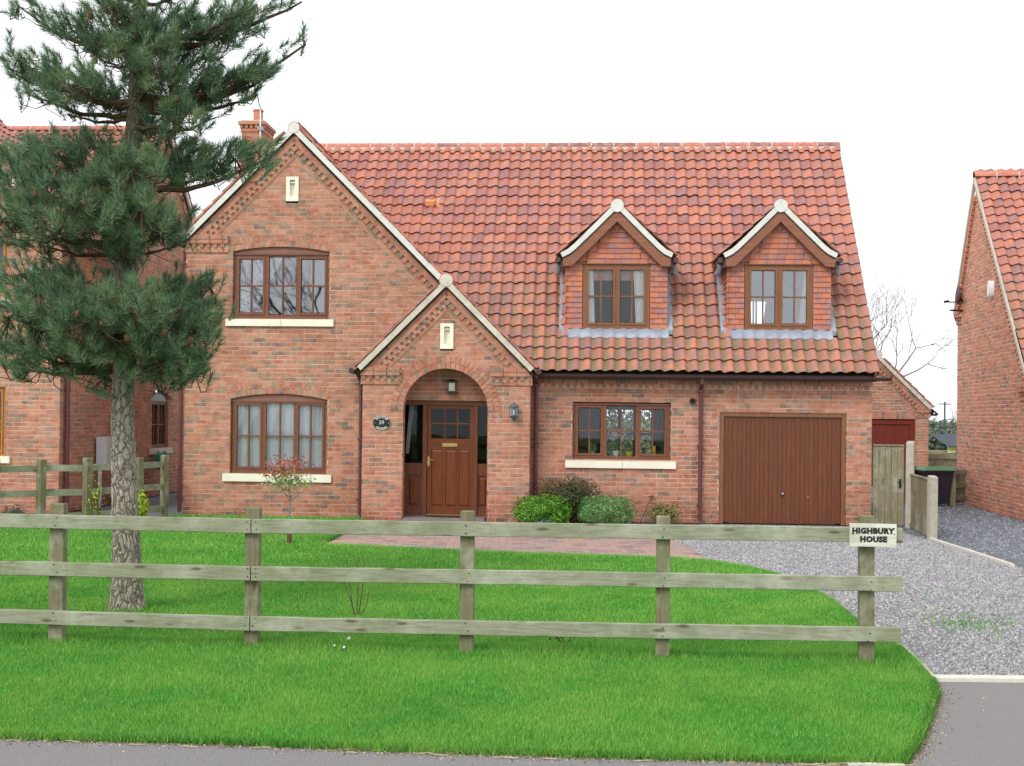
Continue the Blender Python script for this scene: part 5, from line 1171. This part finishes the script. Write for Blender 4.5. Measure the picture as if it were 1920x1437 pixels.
for bi, (cx, cy, rx, ry, dy, den, ry0) in enumerate(BL):
    cen = pp(cx, cy, TY+dy); root, rr_ = trunk_at(pp(250, ry0, TY).z)
    mid = root.lerp(cen, .5)+Vector((0, 0, -.10*rnd.random()-.03*abs(cx-250)/200)); end = cen+(cen-root).normalized()*rx*TY/2250*.42
    end.z = cen.z+ry*.15*TY/2250; mid.z = min(root.z, cen.z)-.05-.03*abs(cx-250)/100
    limb = []
    for k in range(11):
        t = k/10; limb.append(root*(1-t)**2+mid*2*t*(1-t)+end*t*t + Vector((rnd.uniform(-1, 1), rnd.uniform(-1, 1), rnd.uniform(-1, 1)))*.012)
    m = MB(); m.tube([p-po_ for p in limb], [(.008+.00011*abs(cx-250))*(1-.85*k/10)+.002 for k in range(11)], 6)
    n = int(rx*ry*math.pi/400*min(den, 1.25)*((2.4 if cy > 240 else 1.9) if den > .85 else 1.9)); shoots = []
    for s in range(n):
        a = rnd.uniform(0, 6.283); q = math.sqrt(rnd.random())*1.06; px_, py_ = cx+rx*q*math.cos(a), cy+ry*q*math.sin(a)
        p = pp(px_, py_, TY+dy+rnd.gauss(0, .30)*min(1, rx/50))
        # direction: outward from the trunk and turning upwards
        o = Vector((p.x-root.x, p.y-root.y, 0)); o = o.normalized() if o.length > .05 else Vector((rnd.gauss(0, 1), -1, 0)).normalized()
        lowf = (py_-cy)/ry
        d = (o*.55+Vector((rnd.gauss(0, .32), rnd.gauss(0, .32)-.12, .80-.55*max(0, lowf)+rnd.gauss(0, .28)))).normalized()
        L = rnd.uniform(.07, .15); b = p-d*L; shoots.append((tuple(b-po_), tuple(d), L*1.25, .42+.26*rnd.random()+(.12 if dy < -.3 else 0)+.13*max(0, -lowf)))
        # twig back to the limb
        j = min(range(3, 11), key=lambda k: (limb[k]-b).length+rnd.random()*.05); c0 = limb[j]
        md = c0.lerp(b, .55)+Vector((rnd.uniform(-.03, .03), rnd.uniform(-.03, .03), -.10*(c0-b).length-.01)); m.tube([c0-po_, md-po_, b-po_, b+d*L-po_], [.0065, .005, .004, .0025], 3, cap=False)
    for s in range(int(6+rx*.14)):      # short shoots seated on the limb itself
        b = limb[rnd.randint(3, 10)]+Vector((rnd.gauss(0, .05), rnd.gauss(0, .05), rnd.gauss(.03, .04))); o = (limb[-1]-limb[0]).normalized()
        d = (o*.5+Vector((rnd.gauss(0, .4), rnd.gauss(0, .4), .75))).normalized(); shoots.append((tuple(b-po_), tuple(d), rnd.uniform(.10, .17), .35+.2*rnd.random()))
    # sparse hanging dead twigs below the mass
    for s in range(int(rx/14)):
        a = limb[rnd.randint(3, 10)]; q = Vector((rnd.uniform(-.1, .1), rnd.uniform(-.1, .1), -rnd.uniform(.05, .16)))
        m.tube([a-po_, a+q*.6-po_, a+q*Vector((1.6, 1.6, .8)) .length*Vector((q.x, q.y, 0)).normalized()*.6+q-po_, a+q+Vector((q.x*.8, q.y*.8, .06))-po_], [.006, .005, .004, .002], 3, cap=False)
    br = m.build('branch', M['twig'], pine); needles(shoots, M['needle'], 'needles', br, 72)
    allsh += n
print('shoots', allsh)
cm = MB(); 
cm.lathe([(0, -.035), (.018, -.028), (.026, -.008), (.022, .015), (.01, .035), (0, .04)], (0, 0, 0), 8); cme = cm.mesh('cone', M['cone'])
for x, y, dy in ((170, 30, -.5), (178, 113, -.5), (193, 605, -1.0), (275, 603, -1.1), (308, 625, -1.0), (115, 311, -.8), (330, 184, -.5), (367, 212, -.5), (238, 635, -.9), (356, 640, -.7), (65, 365, -.7), (45, 360, -.5), (297, 92, -.3), (146, 590, -1.0)):
    link('cone', cme, pine, tuple(pp(x, y, TY+dy-.1)-po_), (rnd.uniform(-1, 1), rnd.uniform(-1, 1), 0))

def leafcloud(name, parent, cen, rad, n, size, mat, shell=.55, up=.5, tones=(0, 1), asp=.5):
    """leaves scattered through an uneven ellipsoid"""
    u = rs_.randn(n, 3); u /= np.linalg.norm(u, axis=1)[:, None]; q = (shell+(1-shell)*rs_.rand(n))**.6
    lump = 1+.13*np.sin(u[:, 0]*5+1.7)*np.sin(u[:, 2]*6+.4)+.10*np.sin(u[:, 1]*9+u[:, 0]*7); P = u*np.array(rad)*(q*lump)[:, None]; P[:, 2] = np.where(P[:, 2] < -rad[2]*.92, -rad[2]*.92, P[:, 2])
    nrm = u+rs_.randn(n, 3)*.6; nrm[:, 2] += up; nrm /= np.linalg.norm(nrm, axis=1)[:, None]; t = np.cross(nrm, rs_.randn(n, 3)); t /= np.linalg.norm(t, axis=1)[:, None]; b = np.cross(nrm, t)
    s = size*(.6+.8*rs_.rand(n))[:, None]; P += np.array(cen)
    V = np.empty((n*4, 3)); V[0::4] = P-t*s; V[1::4] = P-b*s*asp+nrm*s*.15; V[2::4] = P+t*s; V[3::4] = P+b*s*asp+nrm*s*.15
    return link(name, np_mesh(name, V, np.arange(n*4).reshape(n, 4), mat, tones[0]+(tones[1]-tones[0])*rs_.rand(n)), parent)
def shrub(name, label, cat, loc, rad, n, size, mat, up=.5, stems=7, asp=.5, shell=.55):
    t = thing(name, label, cat, loc); leafcloud('foliage', t, (0, 0, rad[2]*.95), rad, n, size, mat, shell, up, asp=asp)
    m = MB()
    for k in range(stems): a = rnd.uniform(0, 6.28); m.tube([(0, 0, -.02), (math.cos(a)*rad[0]*.3, math.sin(a)*rad[1]*.3, rad[2]*.7), (math.cos(a)*rad[0]*.6, math.sin(a)*rad[1]*.6, rad[2]*1.4)], [.012, .008, .004], 5)
    m.build('stems', M['twig'], t); return t
M['lbright'] = leaf_mat('bright_leaf', [(52, 92, 30), (92, 150, 44), (132, 184, 66)]); M['lpale'] = leaf_mat('pale_leaf', [(70, 108, 60), (108, 156, 90), (146, 188, 122)])
M['ldark'] = leaf_mat('dark_leaf', [(48, 54, 34), (70, 82, 46), (88, 96, 58), (104, 92, 66)]); M['lyellow'] = leaf_mat('golden_leaf', [(120, 150, 30), (176, 200, 50), (206, 220, 90)])
M['lgrey'] = leaf_mat('grey_leaf', [(84, 96, 78), (120, 134, 104)]); M['lred'] = leaf_mat('red_leaf', [(158, 60, 66), (182, 92, 92), (194, 122, 108), (160, 150, 90)]); M['lgreen'] = leaf_mat('mid_leaf', [(78, 120, 50), (130, 170, 80), (220, 222, 196)]); M['lblue'] = leaf_mat('blue_flower', [(110, 110, 190), (150, 150, 220)])
M['hedge'] = leaf_mat('far_hedge_leaf', [(92, 106, 92), (108, 120, 104), (134, 138, 130)]); M['lolive'] = leaf_mat('olive_leaf', [(78, 92, 44), (112, 124, 62), (170, 160, 100)])
shrub('shrub', 'rounded bright green bush at the foot of the wall right of the porch', 'bush', (.50, 19.25, 0), (.47, .36, .26), 5200, .022, M['lbright'])
shrub('shrub', 'tall dark brownish-green bush behind the two clipped bushes by the wall', 'bush', (.95, 19.85, 0), (.58, .34, .40), 11000, .018, M['ldark'], shell=.15, up=.1)
shrub('shrub', 'pale green clipped ball-shaped bush below the kitchen window', 'bush', (1.54, 19.30, 0), (.46, .38, .265), 9000, .018, M['lpale'], asp=.35)
shrub('shrub', 'small olive-green bush between the kitchen window and the downpipe', 'bush', (2.52, 19.75, 0), (.30, .26, .20), 900, .024, M['lolive'], shell=.2)
bl = thing('blue_flowers', 'low clump of blue flowers in front of the bright green bush', 'flowers', (.52, 18.85, 0)); leafcloud('flowers', bl, (0, 0, .08), (.16, .10, .07), 160, .012, M['lblue'])
shrub('shrub', 'small golden yellow-green bush just right of the pine trunk', 'bush', (-6.12, 19.7, 0), (.17, .16, .25), 900, .026, M['lyellow'])
shrub('shrub', 'small grey-green bush by the left fence in front of the neighbouring house', 'bush', (-7.7, 18.6, 0), (.20, .18, .16), 420, .026, M['lgrey'], shell=.2)
cl = thing('climbing_plant', 'straggly thin climber growing up the left garden fence post', 'plant', (-6.50, 18.72, 0)); m = MB()
for k in range(7):
    x = rnd.uniform(-.12, .16); m.tube([(x*.3, 0, 0), (x+rnd.uniform(-.05, .05), -.02, .4), (x*1.3, 0, .6+rnd.random()*.35)], [.006, .004, .002], 4)
m.build('stems', M['twig'], cl); leafcloud('leaves', cl, (.02, -.04, .45), (.17, .08, .45), 150, .020, M['lyellow'], shell=.0)
sp = thing('sapling', 'young red-tipped standard tree on the lawn before the ground-floor window', 'tree', (-3.02, 16.4, 0)); m = MB()
m.tube([(0, 0, -.02), (-.01, 0, .3), (.01, 0, .66)], [.015, .012, .010], 7)
for k in range(10):
    a = k*2.4; r_ = rnd.uniform(.12, .36); e = Vector((math.cos(a)*r_-.03, math.sin(a)*r_*.7, rnd.uniform(.80, 1.12))); m.tube([(0, 0, .56+.018*k), tuple(Vector((math.cos(a)*r_*.5, math.sin(a)*r_*.35, .72))), tuple(e)], [.006, .004, .002], 4)
m.build('trunk', M['greytwig'], sp); leafcloud('crown', sp, (-.03, 0, .86), (.38, .30, .16), 430, .026, M['lgreen'], shell=.1, asp=.35); leafcloud('young_leaves', sp, (-.06, 0, 1.02), (.36, .28, .20), 520, .031, M['lred'], shell=.05, asp=.3)
m = MB(); m.tube([(0, 0, 0), (0, 0, .13)], .035, 8); m.build('tree_guard', M['cone'], sp)
st = thing('rose_bush', 'few thin leafless rose stems standing in the lawn behind the fence', 'plant', (-1.36, 10.6, 0)); m = MB()
for a, b, c in ((-.02, -.09, .50), (.02, .02, .52), (.05, .07, .50), (.0, -.11, .30), (.08, .12, .22)): m.tube([(a*.5, 0, -.01), (a+(b-a)*.4, 0, c*.45), (b, .01, c)], [.005, .004, .0025], 4)
m.tube([(-.07, 0, .38), (-.12, 0, .46)], [.003, .002], 4); m.tube([(.02, 0, .4), (-.02, 0, .53)], [.003, .002], 4); m.build('stems', M['twig'], st)
leafcloud('buds', st, (0, 0, .46), (.09, .03, .06), 14, .008, M['lgrey'])
wd = thing('weed', 'small dark straggly weed under the fence between the third and fourth posts', 'plant', (.42, 9.22, 0)); m = MB()
for k in range(8): a = rnd.uniform(-1.2, 1.2); m.tube([(0, 0, 0), (math.sin(a)*.06, -.02, .08), (math.sin(a)*.16, -.02, .06+.12*math.cos(a))], [.004, .003, .002], 4)
m.build('stems', M['twig'], wd); leafcloud('leaves', wd, (0, 0, .10), (.16, .05, .07), 40, .016, M['ldark'], shell=.0)
M['litter'] = mat_plain('white_petal', (240, 240, 236), .7, .3, .02, 4, 0)
for nme, lb, (x, y) in (('white_fragment', 'white fragment lying in the grass, leftmost of the three near the second post', (627, 1211)), ('white_fragment', 'white fragment lying in the grass, lowest of the three near the second post', (645, 1214)), ('white_fragment', 'white oval fragment, uppermost of the three near the second post', (654, 1198))):
    g = pp(x, y, 5); d = g-Vector((0, 0, 1.78)); g = Vector((0, 0, 1.78))+d*((.035-1.78)/d.z)
    m = MB(); m.lathe([(0, -.018), (.009, -.01), (.011, .0), (.008, .014), (0, .02)], (0, 0, 0), 7); tag(m.build(nme, M['litter'], None, tuple(g), (rnd.uniform(0, 1.5), rnd.uniform(0, 1.5), 0)), lb, 'litter')

def bare_tree(name, label, loc, H, spread, seed, mat, levels=6, group=None, r0=.16, lean=0.):
    rr = random.Random(seed); t = thing(name, label, 'tree', loc, 0., group); tr = MB(); cr = MB()
    def grow(mb, p, d, L, r, lv):
        q = p; pts = [p]; rads = [r]
        for k in range(3):
            d = (d+Vector((rr.gauss(0, .10), rr.gauss(0, .10), .05+rr.gauss(0, .06)))).normalized(); q = q+d*L/3; pts.append(q); rads.append(r*(1-.13*(k+1)))
        mb.tube(pts, rads, 7 if lv == 0 else (5 if lv < 3 else 3), cap=False)
        if lv >= levels: return
        nb = 3 if lv < 2 else rr.choice([2, 3, 3])
        for j in range(nb):
            a = rr.uniform(0, 6.283); tilt = rr.uniform(.30, .80)*spread; ax = d.orthogonal().normalized(); ax = Matrix.Rotation(a, 3, d) @ ax; nd = (d*math.cos(tilt)+ax*math.sin(tilt)).normalized()
            grow(cr, pts[rr.choice([2, 3, 3])], nd, L*rr.uniform(.62, .86), r*.55, lv+1)
    grow(tr, Vector((0, 0, 0)), Vector((lean, 0, 1)).normalized(), H*.26, r0, 0)
    tr.build('trunk', mat, t); cr.build('crown', mat, t); return t
bare_tree('bare_tree', 'leafless tree behind the brick house, its branches showing right of the roof', (16.2, 55, 0), 13.0, 1.15, 11, M['greytwig'], 7, r0=.16, lean=.26)
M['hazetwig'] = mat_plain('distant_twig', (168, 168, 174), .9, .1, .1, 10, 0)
for i, (x, y, h) in enumerate(((33, 96, 4.2), (29, 88, 3.6), (36.5, 100, 4.0))):
    bare_tree('distant_tree', ('small hazy leafless tree above the hedge beneath the utility pole', 'small hazy leafless tree at the left end of the distant hedge beside the rear garage', 'small hazy leafless tree above the hedge next to the right-hand house wall')[i], (x, y, 0), h, 1.1, 20+i, M['hazetwig'], 5, 'hazy trees above the far hedge', .08)
bare_tree('bare_tree', 'leafless tree across the road mirrored in the right panes of the upstairs window', (-14.5, -20, 0), 13, 1.0, 31, M['twig'], 6, r0=.3)
bare_tree('bare_tree', 'leafless tree across the road mirrored in the middle panes of the upstairs window', (-19.5, -24, 0), 10, 1.1, 32, M['twig'], 6, r0=.25)
hd = leafcloud('distant_hedge', None, (30, 62, .7), (24, 1.6, 1.15), 70000, .09, M['hedge'], .3, .2, asp=.8); stuff(hd, 'grey-green hedge far behind the drive fence', 'hedge')
hd2 = leafcloud('garden_hedge', None, (-4, 44, 1.0), (12, .8, 1.9), 50000, .07, M['hedge'], .3, .2, asp=.8); stuff(hd2, 'green garden hedge seen through the kitchen of the brick house', 'hedge')

# ================================================================== GRASS AND GRAVEL
M['grass'] = (lambda t: (lambda c: (t.fin(c, .6, .25), t.m)[1])(t.mix(t.ramp(t.noise(1.1, 5, rough=.65), [(.38, G(0)), (.66, G(.8))]), t.ramp(t.attr(), [(0, lin((60, 116, 40))), (.35, lin((80, 152, 54))), (.7, lin((106, 177, 72))), (.93, lin((146, 194, 100))), (1, lin((190, 184, 124)))]), lin((134, 178, 78)))))(NT('grass_blade'))
def blades(n, x0, x1, y0, y1, hgt, wdt, seed, test=None, lean=.5, hfun=None):
    r = np.random.RandomState(seed); x = r.uniform(x0, x1, n); y = r.uniform(y0, y1, n); k = inside(x, y, LAWN)
    if test is not None: k &= test(x, y)
    x, y = x[k], y[k]; n = len(x); a = r.rand(n)*2*np.pi
    patch = .5+.5*np.sin(x*1.7+1.3*np.sin(y*2.3))*np.sin(y*2.9+x); h = hgt*(.55+.75*r.rand(n))*(.8+.35*patch)
    if hfun is not None: h = h*hfun(x, y)
    la = r.rand(n)*2*np.pi; ln = lean*h*(.3+r.rand(n)); wx, wy = np.cos(a)*wdt/2, np.sin(a)*wdt/2
    V = np.empty((n*3, 3)); V[0::3] = np.stack([x-wx, y-wy, np.zeros(n)-.004], 1); V[1::3] = np.stack([x+wx, y+wy, np.zeros(n)-.004], 1); V[2::3] = np.stack([x+np.cos(la)*ln, y+np.sin(la)*ln, h], 1)
    tn = np.clip(.42+.22*r.randn(n)+.18*(patch-.5)+(r.rand(n) > .985)*.5, 0, 1); return V, tn
fence_h = lambda x, y: 1+2.2*np.exp(-((y-fy(x)-.08)/.16)**2)*(.6+.4*np.sin(x*3))+.9*np.exp(-(((x+3.42)**2+(y-10.77)**2)**.5-.18)**2/.02)
parts_ = [blades(300000, -4.2, 3.3, 6.2, 9.6, .026, .0048, 1, hfun=fence_h), blades(200000, -5.6, 3.3, 9.6, 13, .028, .0075, 2, hfun=fence_h), blades(130000, -9.5, 3.3, 13, 20.8, .030, .012, 3),
          blades(26000, -4.2, 3.3, 6.2, 9.6, .06, .006, 4, lambda x, y: np.abs(y-fy(x)-.06) < .16, .9)]
# ragged tufts hanging over the path edge
V = np.concatenate([p[0] for p in parts_]); tn = np.concatenate([p[1] for p in parts_])
g = link('grass', np_mesh('grass', V, np.arange(len(V)).reshape(-1, 3), M['grass'], tn)); stuff(g, 'short bright green lawn grass with longer tufts along the fence', 'grass')
def fringe(poly, n, seed):
    r = np.random.RandomState(seed); P = np.array(poly); seg = np.linalg.norm(P[1:]-P[:-1], axis=1); c = np.cumsum(seg)/seg.sum(); u = r.rand(n); i = np.searchsorted(c, u); f = r.rand(n)[:, None]
    q = P[i]*(1-f)+P[i+1]*f; d = P[i+1]-P[i]; d /= np.linalg.norm(d, axis=1)[:, None]; o = np.stack([d[:, 1], -d[:, 0]], 1); b = q-o*r.uniform(-.012, .06, n)[:, None]; h = r.uniform(.012, .04, n); L = r.uniform(.0, .035, n); w_ = .004
    V = np.empty((n*3, 3)); V[0::3] = np.c_[b-d*w_, np.full(n, -.01)]; V[1::3] = np.c_[b+d*w_, np.full(n, -.01)]; V[2::3] = np.c_[b+o*L[:, None]+d*r.uniform(-.02, .02, n)[:, None], h]; return V, np.clip(.35+.3*r.randn(n), 0, 1)
V, tn = fringe(LAWN[0:20], 26000, 9); V2, t2 = fringe(LAWN[19:26], 9000, 10); V = np.concatenate([V, V2]); tn = np.concatenate([tn, t2])
g = link('grass_edge', np_mesh('grass_edge', V, np.arange(len(V)).reshape(-1, 3), M['grass'], tn)); stuff(g, 'ragged grass fringe along the tarmac and gravel edges', 'grass')
# soil crumbs and straw at the lawn edge
M['crumb'] = leaf_mat('soil_crumb', [(70, 56, 44), (104, 88, 70), (150, 132, 104), (206, 190, 160)], .9, 0)
def stones(n, xf, test, size, seed, z=-.010, flat=.6):
    r = np.random.RandomState(seed); x, y = xf(r, n); k = test(x, y); x, y = x[k], y[k]; n = len(x); O = np.array([(1, 0, 0), (0, 1, 0), (-1, 0, 0), (0, -1, 0), (0, 0, 1)], float); s = size(r, n, y)
    a = r.rand(n)*6.283; c, sn = np.cos(a), np.sin(a); V = np.empty((n, 5, 3))
    for j, o in enumerate(O):
        q = (.7+.6*r.rand(n)); ox, oy = o[0]*s*q, o[1]*s*q*.8; tx = r.randn(n)*s*.3*(j == 4)
        V[:, j, 0] = x+c*ox-sn*oy+tx; V[:, j, 1] = y+sn*ox+c*oy+tx; V[:, j, 2] = z+(o[2]*s*flat*(1+.4*r.rand(n)) if j == 4 else -.002)
    F = np.array([(0, 1, 4), (1, 2, 4), (2, 3, 4), (3, 0, 4)])[None]+(np.arange(n)*5)[:, None, None]; return V.reshape(-1, 3), F.reshape(-1, 3), np.repeat(r.rand(n), 4)
M['pebble'] = leaf_mat('gravel_stone', [(110, 108, 111), (133, 131, 134), (148, 146, 149), (161, 159, 161), (190, 188, 187)], .85, 0); M['dpebble'] = leaf_mat('dark_gravel_stone', [(84, 87, 96), (104, 108, 118), (124, 128, 136), (158, 160, 166)], .85, 0)
E0_ = [(-2.77, 6.55), (-1.59, 6.49), (-.43, 6.37), (.69, 6.30), (1.8, 6.26), (2.07, 6.25), (2.27, 6.62), (2.51, 7.15), (2.79, 7.8), (2.90, 8.2)]
def edge_xy(r, n):
    P = np.array([(-9.5, 7.0)]+E0_); seg = np.linalg.norm(P[1:]-P[:-1], axis=1); c = np.cumsum(seg)/seg.sum(); i = np.searchsorted(c, r.rand(n)); f = r.rand(n)[:, None]; q = P[i]*(1-f)+P[i+1]*f; d = P[i+1]-P[i]; d /= np.linalg.norm(d, axis=1)[:, None]; o = np.stack([d[:, 1], -d[:, 0]], 1); q = q+o*(np.abs(r.standard_t(2, n)).clip(0, 12)*.024-.012)[:, None]; return q[:, 0], q[:, 1]
V, F, tn = stones(11000, edge_xy, lambda x, y: x > -9, lambda r, n, y: .003+.007*r.rand(n)**3, 41, -.013)
stuff(link('edge_debris', np_mesh('edge_debris', V, F, M['crumb'], tn)), 'soil crumbs and small stones along the lawn edge', 'soil')
m = MB(); rz_ = random.Random(3)
for k in range(26):
    i = rz_.randint(0, 4); a, b = E0_[i], E0_[i+1]; f = rz_.random(); x = a[0]+(b[0]-a[0])*f; y = a[1]+(b[1]-a[1])*f-rz_.uniform(0, .05); L_ = rz_.uniform(.04, .14); an = rz_.uniform(-.35, .35); m.bar((x, y, -.008), (x+L_*math.cos(an), y+L_*math.sin(an)-.01, -.004), .004, .003, tone=.9)
stuff(m.build('straw', M['crumb']), 'straw and twigs lying on the tarmac along the lawn edge', 'litter')
unlawn = lambda x, y: ~inside(x, y, LAWN) & ~inside(x, y, PAV)
dk = lambda x, y: (x > 6.22+.0*y) & (y < 18.0)
V, F, tn = stones(180000, lambda r, n: (r.uniform(1.9, 9.6, n), 8.38+12.0*r.rand(n)**1.15), lambda x, y: unlawn(x, y) & (y < 20.35-.059*x) & (x < .55*y) & ~((x > 6.25) & (y > 13.4)), lambda r, n, y: (.0055+.0085*r.rand(n))*(.75+y/24), 51, -.013)
stuff(link('gravel', np_mesh('gravel', V, F, M['pebble'], tn)), 'pale mauve-grey gravel of the driveway', 'gravel')
V, F, tn = stones(26000, lambda r, n: (r.uniform(6.2, 12, n), r.uniform(12.6, 34, n)), lambda x, y: ~((x < 6.25) & (y < 18)) & (x < .5*y), lambda r, n, y: (.012+.014*r.rand(n))*(.6+y/30), 52, -.010)
stuff(link('dark_gravel', np_mesh('dark_gravel', V, F, M['dpebble'], tn)), 'darker blue-grey gravel beside the right-hand house', 'gravel')
r = np.random.RandomState(61); n = 760; x = np.concatenate([r.normal(4.05, .22, n//2), r.normal(3.9, .55, n//2)]); y = np.concatenate([r.normal(10.55, .28, n//2), r.normal(11.2, 1.1, n//2)]); h = .008+.014*r.rand(n); a = r.rand(n)*6.28
V = np.empty((n*3, 3)); V[0::3] = np.stack([x-np.cos(a)*.006, y-np.sin(a)*.006, np.full(n, -.005)], 1); V[1::3] = np.stack([x+np.cos(a)*.006, y+np.sin(a)*.006, np.full(n, -.005)], 1); V[2::3] = np.stack([x+r.randn(n)*.012, y+r.randn(n)*.012, h], 1)
k = unlawn(x, y); V = V.reshape(-1, 3, 3)[k].reshape(-1, 3)
stuff(link('moss', np_mesh('moss', V, np.arange(len(V)).reshape(-1, 3), M['grass'], .1+.4*r.rand(len(V)//3))), 'thin green moss and weeds growing through the gravel', 'moss')
